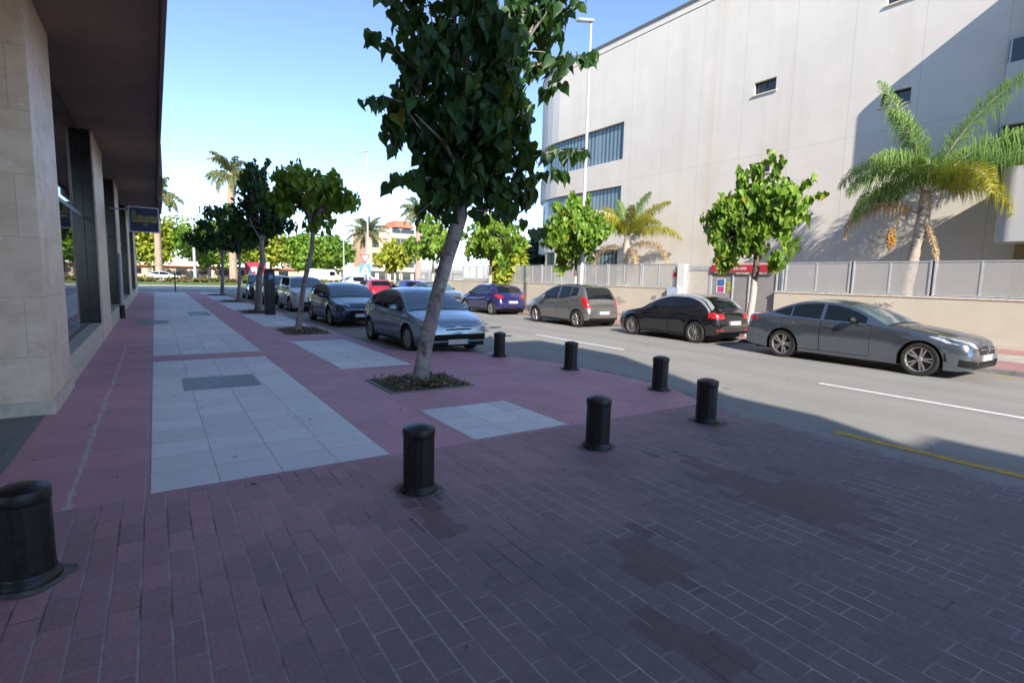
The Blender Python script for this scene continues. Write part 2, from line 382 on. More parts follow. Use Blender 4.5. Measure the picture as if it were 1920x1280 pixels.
M = dict(
    brick=brick_paving(),
    pink=tile_mat('pink_tiles', (.60, .30, .335), .45, .45, (-1.03, 4.6), joint=(.55, .36, .38), var=.15, extra=pink_extra),
    white=tile_mat('white_tiles', (.86, .815, .785), .462, .462, (-.1, 4.61), joint=(.34, .31, .3), speck=.35, jw=.005),
    pinkfar=tile_mat('far_pink_tiles', (.40, .21, .19), .4, .4),
    creamfar=tile_mat('far_cream_tiles', (.47, .42, .35), .4, .4),
    greytile=tile_mat('grey_tiles', (.20, .21, .205), .4, .4, var=.1),
    asphalt=asphalt(), kerb=plain('kerb_concrete', (.25, .235, .225), .85, var=.25, scale=3, bump=.3),
    paintw=plain('white_road_paint', (.82, .81, .78), .7, var=.2, scale=14), painty=plain('yellow_road_paint', (.52, .34, .05), .7, var=.3, scale=10),
    facade=concrete('facade_concrete', (.705, .645, .575), (11.75, 2.45, (7.7,), .013), .28),
    facade2=concrete('bay_render', (.60, .585, .57), None, .15),
    tan=plain('tan_render', (.30, .23, .13), .85), coping=plain('dark_coping', (.12, .12, .13), .5),
    wall=concrete('boundary_wall_concrete', (.62, .58, .47), None, .35), wallcap=plain('wall_capping', (.66, .60, .52), .8),
    travertine=travertine(), granite=granite(), soffit=plain('soffit_render', (.25, .172, .122), .8, var=.12, scale=1.2),
    upper=plain('upper_facade_render', (.42, .36, .30), .8), frame=plain('dark_frame', (.02, .02, .022), .4),
    shopglass=shopglass(), carglass=glass('car_glass', (.008, .011, .012), .03, .4), wsglass=glass('windscreen_glass', (.13, .19, .235), .03, 1.0), winglass=glass('window_glass', (.03, .035, .04), .08),  # windscreen base colour lightened to stand in for reflected sky
    ribbon=ribbon_glass(), sill=plain('sill_stone', (.62, .54, .44), .6),
    steel=plain('galvanised_steel', (.50, .53, .55), .45, .15, var=.1), mesh=mesh_panel(), greygate=plain('grey_gate', (.30, .295, .285), .6, var=.06, scale=1.5),
    cream=plain('cream_door', (.62, .58, .50), .6, var=.05), whitep=plain('white_post_paint', (.80, .79, .76), .6, var=.04),
    red=plain('red_sign', (.50, .03, .045), .5, var=.08), whites=plain('white_lettering', (.8, .8, .8), .6, var=.02), navy=plain('navy_banner', (.028, .026, .085), .55, var=.15, scale=2),
    yellow=plain('yellow_lettering', (.42, .36, .045), .6, var=.1), blue=plain('blue_sign', (.02, .16, .42), .5),
    iron=plain('cast_iron', (.011, .011, .013), .42, .0, var=.5, scale=20, bump=.15), soil=soil(), grass=grassm(),
    tyre=plain('tyre_rubber', (.022, .021, .02), .8, var=.3, scale=20), alloy=plain('alloy', (.42, .41, .40), .35, .75, var=.1), darkalloy=plain('dark_alloy', (.02, .02, .022), .4, .3),
    black=plain('black_plastic', (.012, .012, .013), .5), gap=plain('gap_black', (.003, .003, .003), .9), lens=plain('headlight_lens', (.55, .57, .58), .08, .3, var=.45, scale=14, coat=1),
    redlens=plain('red_lens', (.42, .012, .018), .12, 0, var=.3, scale=12, coat=1), chrome=plain('chrome', (.6, .6, .6), .12, 1.0, var=.05), plate=plain('number_plate', (.62, .62, .6), .5, var=.03),
    bark=bark('grey_bark', (.22, .18, .165), (.46, .41, .38)), barkw=bark('whitewashed_bark', (.10, .075, .06), (.19, .15, .12), 2.0), palmbark=bark('palm_bark', (.40, .33, .26), (.62, .54, .45)),
    datebark=bark('date_palm_bark', (.38, .24, .16), (.58, .43, .32)),
    leafd=leaf('shaded_leaf', (.015, .05, .013), (.045, .12, .025), .55, (.17, .19, .02)), leafl=leaf('lit_leaf', (.08, .20, .018), (.33, .50, .06), .7, (.42, .34, .03)),  # shade and sun put into leaf colour: darker and brighter copies
    leafy=leaf('yellow_green_leaf', (.24, .31, .03), (.44, .46, .05), .5), leafk=leaf('conifer_leaf', (.008, .018, .010), (.02, .035, .015), .2),
    palm=leaf('palm_leaf', (.12, .24, .05), (.27, .40, .10), .4), palmy=leaf('yellow_palm_leaf', (.30, .33, .03), (.50, .42, .05), .5), palmdead=leaf('dead_palm_leaf', (.52, .35, .18), (.66, .50, .31), .4),
    palmfar=leaf('far_palm_leaf', (.14, .17, .06), (.24, .25, .10), .4), hedge=leaf('hedge_leaf', (.10, .11, .02), (.2, .17, .04), .3),
    orange=plain('orange_render', (.66, .44, .28), .8), whiteb=plain('white_render', (.66, .61, .54), .8), roof=plain('roof_tile', (.50, .19, .10), .8, scale=3), beige=plain('beige_render', (.62, .48, .34), .8),
    ink=plain('graffiti_ink', (.2, .19, .19), .7), pole=plain('lamp_pole_paint', (.48, .52, .55), .4, .2, var=.05), deadleaf=leaf('fallen_leaf', (.10, .075, .03), (.20, .15, .05), .1),
    weed=leaf('weed', (.05, .075, .015), (.14, .13, .03), .3), fruit=plain('palm_fruit', (.50, .25, .03), .6), metalplate=plain('metal_cover', (.20, .215, .23), .5, .25, var=.25, scale=12),
)

# ------------------------------------------------------------------ ground, road, pavements
def sheet(name, pts, z, m, kind='structure'):
    return tag(MB().poly(pts, z).build(name, m), kind=kind)
def bz(z): return z
ROAD = -.10
g = tag(MB().quad((-600, -300, -.16), (700, -300, -.16), (700, 1200, -.16), (-600, 1200, -.16)).build('ground', plain('earth', (.30, .27, .22), .9)), kind='structure')
sheet('road', [(3.5, -60), (15.2, -60), (15.2, 46), (70, 46), (70, 66), (-60, 66), (-60, 50), (3.5, 50)], ROAD, M['asphalt'])
KL = [(6.1, -40), (6.1, 2.6), (6.18, 4.0), (6.5, 4.8), (6.85, 5.6), (6.88, 7.0), (6.75, 8.3), (6.4, 9.5), (5.9, 10.3), (5.2, 10.85), (4.6, 11.15), (4.38, 11.6), (4.36, 46.5), (3.9, 48.2)]
inner = [(x - .14, y) for x, y in KL]
# solid kerb strip
mb = MB()
for i in range(len(KL) - 1):
    a, b, c, d = KL[i], KL[i + 1], inner[i + 1], inner[i]
    mb.quad((*a, ROAD - .05), (*b, ROAD - .05), (*b, .0), (*a, .0)); mb.quad((*a, .0), (*b, .0), (*c, .0), (*d, .0))
tag(mb.build('kerb', M['kerb']), kind='structure')
pk = [(x, y) for x, y in inner if y > 4.7]
YB = 4.6
sheet('pavement', [(-1.4, YB), (6.33, YB + .02)] + pk + [(-1.4, 48.2)], .0, M['pink'])
bk = [(x, y) for x, y in inner if y < 4.7]
sheet('brick_crossing', [(-14, -40)] + bk + [(6.33, YB + .02), (-1.4, YB), (-14, YB)], .001, M['brick'])
sheet('porch_floor', [(-8, 4.602), (-1.09, 4.602), (-1.09, 7.8), (-8, 7.8)], .004, M['greytile'])
def slab(x0, x1, y0, y1):
    tag(MB().quad((x0, y0, .004), (x1, y0, .004), (x1, y1, .004), (x0, y1, .004)).build('pale_slab_paving', M['white']), kind='structure')
slab(-.1, 1.75, 4.64, 11.5); slab(-.1, 1.80, 12.25, 47.2)
slab(2.65, 3.88, 4.66, 6.03); slab(2.65, 3.95, 9.35, 13.7)
for y0, y1 in ((17.7, 22.9), (25.9, 31.8), (35.0, 40.8), (43.9, 47.2)): slab(2.72, 4.0, y0, y1)
# covers let into the paving
def cover(name, x0, x1, y0, y1, label, m):
    o = MB(); o.box(x0, x1, y0, y1, -.02, .0085)
    for fx in (.08, .92):
        for fy in (.12, .88):
            cx = x0 + (x1 - x0) * fx; cy = y0 + (y1 - y0) * fy
            o.lathe([(.03, .0085), (.03, .011)], 10, 0, Matrix.Translation((cx, cy, 0)))
    return tag(o.build(name, m), label, 'cover')
cover('utility_cover', .27, 1.25, 8.52, 9.5, 'grey metal utility cover set in the nearest pale slab strip', M['metalplate'])
cover('utility_cover', -.55, .3, 19.6, 20.9, 'long dark cover straddling pink and pale paving near the shop wall', M['metalplate'])
cover('utility_cover', 1.0, 1.7, 23.0, 25.0, 'grey cover beside the pink band far along the pavement', M['metalplate'])
# road paint
mk = MB()
for y0, y1 in ((2.0, 4.95), (9.85, 13.7), (18.5, 22.2), (27, 30.6)):
    mk.quad((9.92, y0, ROAD + .004), (10.03, y0, ROAD + .004), (10.03, y1, ROAD + .004), (9.92, y1, ROAD + .004))
mk.quad((9.92, -3, ROAD + .004), (10.03, -3, ROAD + .004), (10.03, 2.0, ROAD + .004), (9.92, 2.0, ROAD + .004))
for x0, x1, y in ((4.5, 6.5, 10.62), (6.45, 6.55, 12.0), (4.5, 6.5, 17.2)):
    mk.quad((6.2, y, ROAD + .004), (6.9, y, ROAD + .004), (6.9, y + .1, ROAD + .004), (6.2, y + .1, ROAD + .004))
tag(mk.build('white_road_marking', M['paintw']), kind='structure')
mk = MB(); mk.quad((6.73, -20, ROAD + .004), (6.87, -20, ROAD + .004), (6.87, 3.15, ROAD + .004), (6.73, 3.15, ROAD + .004))
mk.quad((14.2, -6, ROAD + .004), (14.32, -6, ROAD + .004), (14.32, 3.6, ROAD + .004), (14.2, 3.6, ROAD + .004))
tag(mk.build('yellow_road_marking', M['painty']), kind='structure')
# far side pavement
mb = MB(); mb.box(14.75, 14.93, -40, 46, ROAD - .05, .0)
tag(mb.build('far_kerb', M['kerb']), kind='structure')
sheet('far_pavement', [(14.93, -40), (16.6, -40), (16.6, 46), (14.93, 46)], .0, M['pinkfar'])
sheet('far_pavement_band', [(16.6, -40), (18.4, -40), (18.4, 46), (16.6, 46)], .0, M['creamfar'])
sheet('far_pavement_inner', [(18.4, -40), (20.05, -40), (20.05, 46), (18.4, 46)], .0, M['pinkfar'])
sheet('yard_ground', [(20.25, -40), (60, -40), (60, 46), (20.25, 46)], .5, plain('yard_gravel', (.36, .33, .28), .9))
# roundabout planting beyond the end of the street
mb = MB(); mb.box(-60, 70, 66, 66.3, -.16, .08); tag(mb.build('roundabout_kerb', M['whiteb']), kind='structure')
sheet('sunlit_road_sheet', [(-60, 59), (70, 59), (70, 66), (-60, 66)], ROAD + .004, plain('sunlit_asphalt', (.55, .49, .40), .85))  # pale sheet over the asphalt: sunlight on the crossing road put into colour
sheet('lawn', [(-60, 66.3), (70, 66.3), (70, 88), (-60, 88)], .02, M['grass'])
sheet('far_road', [(-120, 88), (120, 88), (120, 104), (-120, 104)], .0, M['asphalt'])

# ------------------------------------------------------------------ commercial building on the left
B = thing('commercial_building', 'brown commercial building with travertine pillars and overhanging dark soffit along the left pavement', 'building')
SZ = 4.62; XE = .19
mb = MB()
# upper floors: roofline steps shape the shade on the road
segs = [(-45, -17.5, 12.0), (-17.5, -15.7, 11.6), (-15.7, -14.0, 9.7), (-14.0, -12.6, 11.3), (-12.6, -9.3, 13.9), (-9.3, -7.6, 11.1), (-7.6, -3, 12.2), (-3, 4, 12.6), (4, 12, 12.1), (12, 47, 12.3)]
for i, (y0, y1, h) in enumerate(segs):
    mb.box(-14, XE - .012 * (i % 2), y0, y1, SZ + .03, h)
mb.build('upper_wall', M['upper'], B)
mb = MB(); mb.box(-14, XE - .02, -45, 47, SZ, SZ + .03); mb.build('soffit', M['soffit'], B)
mb = MB(); mb.box(XE, XE + .05, -45, 47, SZ - .10, SZ + .9)
for y0, y1, p, zz in ((21, 27, .10, -.02), (27.3, 33, .16, -.2), (35, 46.5, .12, -.1)):
    mb.box(XE + .05, XE + .05 + p, y0, y1, SZ + zz, SZ + 1.0)
mb.build('fascia', plain('fascia_stone', (.20, .17, .15), .8), B)
def pillar(y0, y1, dark):
    mb = MB(); mb.box(-2.1, -1.03, y0, y1, 0, SZ)
    p = mb.build('pillar', M['travertine'], B)
    if dark:
        MB().box(-2.05, -1.06, y0 - .03, y0 - .003, .0, SZ - .002).build('cladding', M['granite'], p)
    else:
        MB().box(-2.12, -1.0, y0 - .02, y1, .0, .16).build('plinth', M['sill'], p)
pl = [(7.8, 9.5), (15.3, 18.0), (23.2, 25.3), (32.0, 34.6), (41.5, 44.5)]
for i, (a, b) in enumerate(pl): pillar(a, b, i > 0)
gapsY = [(9.5, 15.3), (18.0, 23.2), (25.3, 32.0), (34.6, 41.5), (44.5, 47)]
for i, (a, b) in enumerate(gapsY):
    MB().box(-1.4, -1.04, a + .002, b - .035, 0, .42).build('sill', M['sill'], B)
    f = MB()
    for yy in [a + .05 + (b - a - .1) * k / 3 for k in range(4)]: f.box(-1.28, -1.246, yy - .025, yy + .025, .422, SZ - .002)
    for z in (.46, 2.75, SZ - .06): f.box(-1.278, -1.245, a + .01, b - .045, z - .035, z + .035)
    fr = f.build('window_frame', M['frame'], B)
    MB().box(-1.265, -1.25, a + .005, b - .04, .425, SZ - .003).build('pane', M['shopglass'], fr)
MB().box(-14, -2.1, 9.5, 47, 0, SZ - .002).build('interior_block', M['frame'], B)
MB().box(-2.1, -1.1, -45, 2.2, 0, SZ - .002).build('ground_floor_wall', M['travertine'], B)
MB().box(-9, -8, 2.2, 7.8, 0, SZ - .002).build('added_porch_wall', M['travertine'], B)  # back and side walls, out of view, added to keep sun out
MB().box(-8, -2.12, 7.82, 9.5, 0, SZ - .002).build('added_porch_side_wall', M['travertine'], B)
MB().box(-1.9, -1.06, 46.8, 47.0, 0, SZ - .002).build('end_wall', M['travertine'], B)
# downpipe
dp = MB().tube([(-.96, 22.2, .45), (-.96, 22.2, 2.15)], .05, 10).build('downpipe', M['pole'], B)
MB().tube([(-.96, 22.2, .0), (-.96, 22.2, .44)], .075, 10).build('pipe_shoe', M['iron'], dp)

# blade sign
S = thing('hanging_sign', 'navy blue hanging shop sign with yellow lettering under the brown soffit', 'sign', (0, 20.0, 0))
MB().box(-.56, .15, -.04, .04, 2.78, 3.47).build('board', M['navy'], S)
fr = MB()
for a in ((-.59, -.56, -.05, .05, 2.75, 3.5), (.15, .18, -.05, .05, 2.75, 3.5), (-.56, .15, -.05, .05, 2.75, 2.78), (-.56, .15, -.05, .05, 3.47, 3.5)): fr.box(*a)
fr.build('frame', M['steel'], S)
def ribbon(mb, pts, wd, axis, off, t=.004, mi=0):
    """flat pen stroke lying in a vertical plane; axis='x' plane of constant x, 'y' plane of constant y"""
    for i in range(len(pts) - 1):
        (a, b), (c, d) = pts[i], pts[i + 1]
        L = math.hypot(c - a, d - b) or 1; nx, nz = -(d - b) / L * wd / 2, (c - a) / L * wd / 2
        q = [(a + nx, b + nz), (c + nx, d + nz), (c - nx, d - nz), (a - nx, b - nz)]
        o2 = off + (i % 2) * .0006
        if axis == 'y': mb.quad(*[(p[0], o2, p[1]) for p in q], mi)
        else: mb.quad(*[(o2, p[0], p[1]) for p in q], mi)
lt = MB(); rr = random.Random(3)
ribbon(lt, [(-.49, 3.36), (-.44, 3.38), (-.42, 3.30), (-.47, 3.27), (-.40, 3.24), (-.42, 3.17), (-.50, 3.17), (-.47, 3.37)], .022, 'y', -.044)
x = -.38
while x < .10:
    hh = rr.choice((.06, .06, .1)); ribbon(lt, [(x, 3.16), (x + .015, 3.16 + hh), (x + .035, 3.15), (x + .05, 3.18)], .016, 'y', -.044); x += .048
x = -.50
while x < .10:
    ribbon(lt, [(x, 3.05), (x, 3.12), (x + .024, 3.12), (x + .024, 3.06)], .016, 'y', -.044); x += .042
ribbon(lt, [(-.22, 3.0), (-.2, 2.95), (-.16, 2.94), (-.14, 3.0), (-.18, 3.01)], .02, 'y', -.044)
lt.build('lettering', M['yellow'], S)
MB().tube([(-1.03, 0, 3.4), (-.59, 0, 3.4)], .02, 8).build('bracket', M['steel'], S)

# ------------------------------------------------------------------ concrete building on the right
F = thing('concrete_building', 'large white concrete panel building with small windows and a rounded end', 'building')
FX = 24.0; RT = 16.1
def holed_wall(y0, y1, z0, z1, holes, name, m, parent, depth=.28):
    ys = sorted({y0, y1, *[h[0] for h in holes], *[h[1] for h in holes]}); zs = sorted({z0, z1, *[h[2] for h in holes], *[h[3] for h in holes]})
    mb = MB()
    for i in range(len(ys) - 1):
        for k in range(len(zs) - 1):
            cy = (ys[i] + ys[i + 1]) / 2; cz = (zs[k] + zs[k + 1]) / 2
            if any(h[0] < cy < h[1] and h[2] < cz < h[3] for h in holes): continue
            mb.quad((FX, ys[i + 1], zs[k]), (FX, ys[i], zs[k]), (FX, ys[i], zs[k + 1]), (FX, ys[i + 1], zs[k + 1]))
    for a, b, c, d in holes:
        e = FX + depth
        mb.quad((FX, a, c), (e, a, c), (e, a, d), (FX, a, d)); None if b == Y1 else mb.quad((FX, b, d), (e, b, d), (e, b, c), (FX, b, c))
        mb.quad((FX, a, d), (e, a, d), (e, b, d), (FX, b, d)); mb.quad((FX, b, c), (e, b, c), (e, a, c), (FX, a, c))
    return mb.build(name, m, parent)
Y1 = 31.0; R = 6.0
small = [(15.0, 16.1, 10.48, 11.05), (9.55, 10.58, 8.62, 9.15), (15.0, 16.1, 6.85, 7.35), (9.55, 10.5, 4.95, 5.5), (9.6, 10.7, 12.42, 13.0)]
rib = [(24.6, Y1, 5.46, 7.43), (24.6, Y1, 9.0, 11.2), (24.65, 27.0, 1.2, 3.6)]
shell = holed_wall(-12, Y1, 0, RT, small + rib, 'wall', M['facade'], F)
for a, b, c, d in small:
    wn = MB().box(FX + .2, FX + .23, a, b, c, d).build('window', M['winglass'], F)
    f = MB(); f.box(FX + .16, FX + .2, a + .002, b - .002, c + .001, c + .045); f.box(FX + .16, FX + .2, a + .002, b - .002, d - .045, d - .001); f.box(FX + .16, FX + .2, a + .002, a + .05, c + .045, d - .045); f.box(FX + .16, FX + .2, b - .05, b - .002, c + .045, d - .045); f.box(FX + .165, FX + .2, (a + b) / 2 - .02, (a + b) / 2 + .02, c + .046, d - .046)
    f.build('frame', M['frame'], wn)
    MB().box(FX - .07, FX + .15, a - .06, b + .06, c - .06, c + .002).build('sill', M['sill'], wn)
arc = [(FX + R - R * math.cos(t), Y1 + R * math.sin(t)) for t in [math.radians(7.5 * i) for i in range(13)]]
def arcband(z0, z1, m, name, inset=0):
    mb = MB(); pts = [(FX + R - (R - inset) * math.cos(math.radians(7.5 * i)), Y1 + (R - inset) * math.sin(math.radians(7.5 * i))) for i in range(13)] + [(FX + 20, Y1 + R - inset)]
    for i in range(len(pts) - 1):
        a, b = pts[i], pts[i + 1]; mb.quad((*b, z0), (*a, z0), (*a, z1), (*b, z1))
    return mb.build(name, m, F, smooth=20)
arcband(0, 1.0, M['facade2'], 'curved_wall', .25)
arcband(1.0, 3.6, M['ribbon'], 'ribbon_window', .5)
arcband(3.6, 5.46, M['facade2'], 'curved_wall'); arcband(7.43, 9.0, M['facade2'], 'curved_wall'); arcband(11.2, RT, M['facade2'], 'curved_wall')
for z0, z1 in ((5.46, 7.43), (9.0, 11.2)):
    w1 = arcband(z0, z1, M['ribbon'], 'ribbon_window', .22)
    f = MB(); f.quad((FX + .22, Y1, z0), (FX + .22, 24.6, z0), (FX + .22, 24.6, z1), (FX + .22, Y1, z1)); f.build('ribbon_window', M['ribbon'], F)
MB().box(FX + .22, FX + .24, 24.65, 27.0, 1.2, 3.6).build('window', M['ribbon'], F)
pts = [(FX + 20, -12), (FX + 20, Y1 + R)] + list(reversed(arc)) + [(FX, -12)]
MB().prism([(p[0] + (0 if p[0] > FX + .3 else .0), p[1]) for p in pts], RT - .4, RT - .35).build('roof_slab', M['facade2'], F)
cp = MB(); cpts = [(FX, -12)] + [(FX, Y1)] + arc[1:] + [(FX + 20, Y1 + R)]
for i in range(len(cpts) - 1):
    a = Vector(cpts[i]); b = Vector(cpts[i + 1]); t = (b - a).normalized(); n = Vector((-t.y, t.x))
    p = [a + n * .06, b + n * .06, b - n * .3, a - n * .3]
    vs = [(q.x, q.y, z) for z in (RT + .002, RT + .14) for q in p]
    cp.add(vs, [(0, 3, 2, 1), (4, 5, 6, 7), (0, 1, 5, 4), (2, 3, 7, 6), (1, 2, 6, 5), (3, 0, 4, 7)])
cp.build('coping', M['coping'], F)
# right hand bay: rounded balcony block, recessed ribbon windows, overhanging upper storey sized to cast the wall shadow
def rounded_block(x0, y1, z0, z1, r, name, m, ylow=-12):
    pts = [(FX + .05, ylow), (x0, ylow)] + [(x0 + r - r * math.cos(t), y1 - r + r * math.sin(t)) for t in [math.radians(15 * i) for i in range(7)]] + [(FX + .05, y1)]
    mb = MB().prism(list(reversed(pts)), z0, z1); return mb.build(name, m, F, smooth=40)
rounded_block(21.6, 6.05, 3.12, 5.35, .5, 'balcony_block', M['facade2'])
rounded_block(21.6, 6.0, 9.85, 12.1, .5, 'upper_overhang', M['facade2'])
MB().box(FX - .32, FX - .004, -12, 6.72, 7.08, 9.05).build('window_band_wall', M['facade2'], F)
for z0, z1 in ((9.06, 9.84), (5.36, 7.06)):
    wn = MB().box(FX - .12, FX - .004, -12, 6.78, z0 + .001, z1).build('ribbon_window', M['winglass'], F)
    f = MB()
    for y in (6.72, 5.9, 5.0, 4.1): f.box(FX - .15, FX - .121, y - .03, y + .03, z0 + .002, z1 - .001)
    f.build('frame', M['steel'], wn)
MB().box(22.9, FX - .004, -12, 5.75, .5, 3.11).build('ground_floor_recess', M['tan'], F)
# ------------------------------------------------------------------ boundary wall with fence and gate
def bwall(y0, y1, label, graffiti=()):
    W = thing('boundary_wall', label, 'wall', (20, 0, 0))
    MB().box(0, .25, y0, y1, -.05, 1.36).build('wall_body', M['wall'], W)
    MB().box(-.025, .27, y0, y1, 1.361, 1.42).build('capping', M['wallcap'], W)
    MB().box(-.02, -.001, y0, y1, -.04, .14).build('skirting', M['wall'], W)
    for cy, cz, sy, szz, seed in graffiti:
        r = random.Random(seed); mb = MB()
        for k in range(5):
            p = []; yy = cy - .25 * sy + r.uniform(-.25, .2) * sy; zz = cz + r.uniform(-.3, .3) * szz
            for j in range(9):
                p.append((yy + .10 * sy * math.sin(j * 1.9 + k) + j * .055 * sy, min(1.28, max(.2, zz + .22 * szz * math.cos(j * 1.5 + k * 2) * r.uniform(.3, 1)))))
            ribbon(mb, p, .016, 'x', -.003)
        mb.build('graffiti', M['ink'], W)
    return W
bwall(-40, 11.9, 'long beige concrete boundary wall behind the dark grey saloon, under mesh fence', ((8.2, .98, .9, .5, 1),))
bwall(16.6, 46, 'beige concrete boundary wall running behind the beige, purple and far parked cars', ((20.2, .62, .95, .55, 2), (29.5, .8, 1.2, .7, 4), (18.0, .9, .6, .3, 9)))
def fence(y0, y1, posts, label):
    f = thing('mesh_fence', label, 'fence', (20.1, 0, 0))
    for i in range(len(posts) - 1):
        a, b = posts[i] + .07, posts[i + 1] - .07
        if a > b: a, b = b, a
        MB().box(-.004, .004, a + .03, b - .03, 1.475, 2.465).build('mesh_panel', M['mesh'], f)
        fr = MB()
        for c, d, e, g2 in ((a, b, 1.44, 1.475), (a, b, 2.465, 2.5), (a, a + .03, 1.475, 2.465), (b - .03, b, 1.475, 2.465)): fr.box(-.02, .02, c, d, e, g2)
        mm = (a + b) / 2; fr.box(-.018, .018, mm - .025, mm + .025, 1.475, 2.465)
        fr.build('panel_frame', M['steel'], f)
    for p in posts:
        for s in (-.06, .06): MB().box(-.03, .03, p + s - .025, p + s + .025, 1.421, 2.52).build('post', M['steel'], f)
fence(-10, 11.7, [11.6, 9.22, 6.88, 4.5, 2.1, -.3], 'grey perforated mesh fence on the wall behind the dark grey saloon')
fence(16.6, 45, [16.7, 18.9, 21.3, 23.2, 25.3, 27.2, 29.2, 31.2, 33.3, 35.4, 37.5, 39.6, 41.7, 43.8, 45.8], 'grey perforated mesh fence on the wall behind beige and purple cars')
G = thing('entrance_gate', 'grey metal entrance gate with red sign in the gap of the boundary wall', 'gate', (20.15, 0, 0))
MB().box(0, .06, 11.95, 13.05, .02, 2.05).build('gate_leaf', M['greygate'], G); MB().box(0, .06, 13.1, 13.8, .02, 2.05).build('gate_leaf', M['greygate'], G); MB().box(0, .06, 13.85, 14.85, .02, 2.1).build('gate_leaf', M['greygate'], G)
for y in (11.92, 13.075, 13.825, 14.88): MB().box(-.04, .09, y - .025, y + .025, .0, 2.15).build('gate_post', M['steel'], G)
sg = MB().box(-.12, -.06, 12.0, 14.85, 2.12, 2.42).build('sign_board', M['red'], G)
lt = MB(); y = 14.6
while y > 13.2:
    ribbon(lt, [(y, 2.22), (y, 2.32), (y - .05, 2.32), (y - .05, 2.22)], .02, 'x', -.123); y -= .09
lt.build('lettering', M['whites'], sg)
p1 = MB().box(-.012, -.001, 14.2, 14.62, 1.25, 1.85).build('poster', M['whites'], G)
MB().box(-.016, -.0125, 14.24, 14.58, 1.55, 1.82).build('print', plain('poster_blue', (.06, .16, .36), .5, var=.4), p1); MB().box(-.016, -.0125, 14.24, 14.55, 1.28, 1.52).build('print', plain('poster_pink', (.55, .08, .22), .5, var=.2), p1)
p2 = MB().box(-.012, -.001, 13.9, 14.12, 1.3, 1.72).build('poster', plain('poster_green', (.35, .38, .10), .5, var=.6, scale=14), G)
MB().box(-.03, .1, 14.98, 16.1, 0, 2.2).build('door', M['cream'], G)
fr = MB(); fr.box(-.05, .12, 14.92, 14.98, 0, 2.38); fr.box(-.05, .12, 16.1, 16.16, 0, 2.38); fr.box(-.05, .12, 14.98, 16.1, 2.201, 2.38); fr.build('door_frame', M['steel'], G)
MB().box(.05, .2, 11.9, 16.6, 2.43, 2.5).build('lintel', M['wall'], G)
W = thing('gate_pillar', 'white painted square gate pillar beside the cream door', 'pillar', (20, 16.38, 0))
MB().box(-.06, .3, -.2, .2, 0, 2.46).build('pillar_body', M['whitep'], W); MB().box(-.065, -.061, .05, .16, 1.0, 1.2).build('notice', M['red'], W)
MB().box(-.2, -.07, .0, .62, 1.0, 1.42).build('meter_box', plain('pale_blue_box', (.45, .58, .68), .5), W)
n = MB().box(-.02, -.001, 16.66, 16.9, 1.9, 2.1); tag(n.build('fence_notice', M['red']), 'small red notice on the fence end beside white gate pillar', 'notice').location = (20.07, 0, 0)

# ------------------------------------------------------------------ vegetation
def leaf_geo(mb, p, tip, nrm, L, wd, mi=0, fold=.25):
    """heart shaped leaf, folded along its midrib"""
    t = tip.normalized(); s = t.cross(nrm)
    if s.length < 1e-4: s = t.cross(Vector((1, .3, .2)))
    s.normalize(); n = s.cross(t)
    def q(u, v): return p + t * (u * L) + s * (v * wd) + n * (abs(v) * fold * wd - (u * u) * .18 * L)
    vs = [q(0, 0), q(-.1, .32), q(.12, .52), q(.45, .46), q(.78, .18), q(1.08, 0), q(.5, 0)]
    vs2 = [q(-.1, -.32), q(.12, -.52), q(.45, -.46), q(.78, -.18)]
    mb.add(vs + vs2, [(0, 1, 2, 3, 6), (6, 3, 4, 5), (0, 6, 9, 8, 7), (6, 5, 10, 9)], mi)
def rnd_in(r):
    while True:
        v = Vector((r.uniform(-1, 1), r.uniform(-1, 1), r.uniform(-1, 1)))
        if v.length < 1: return v
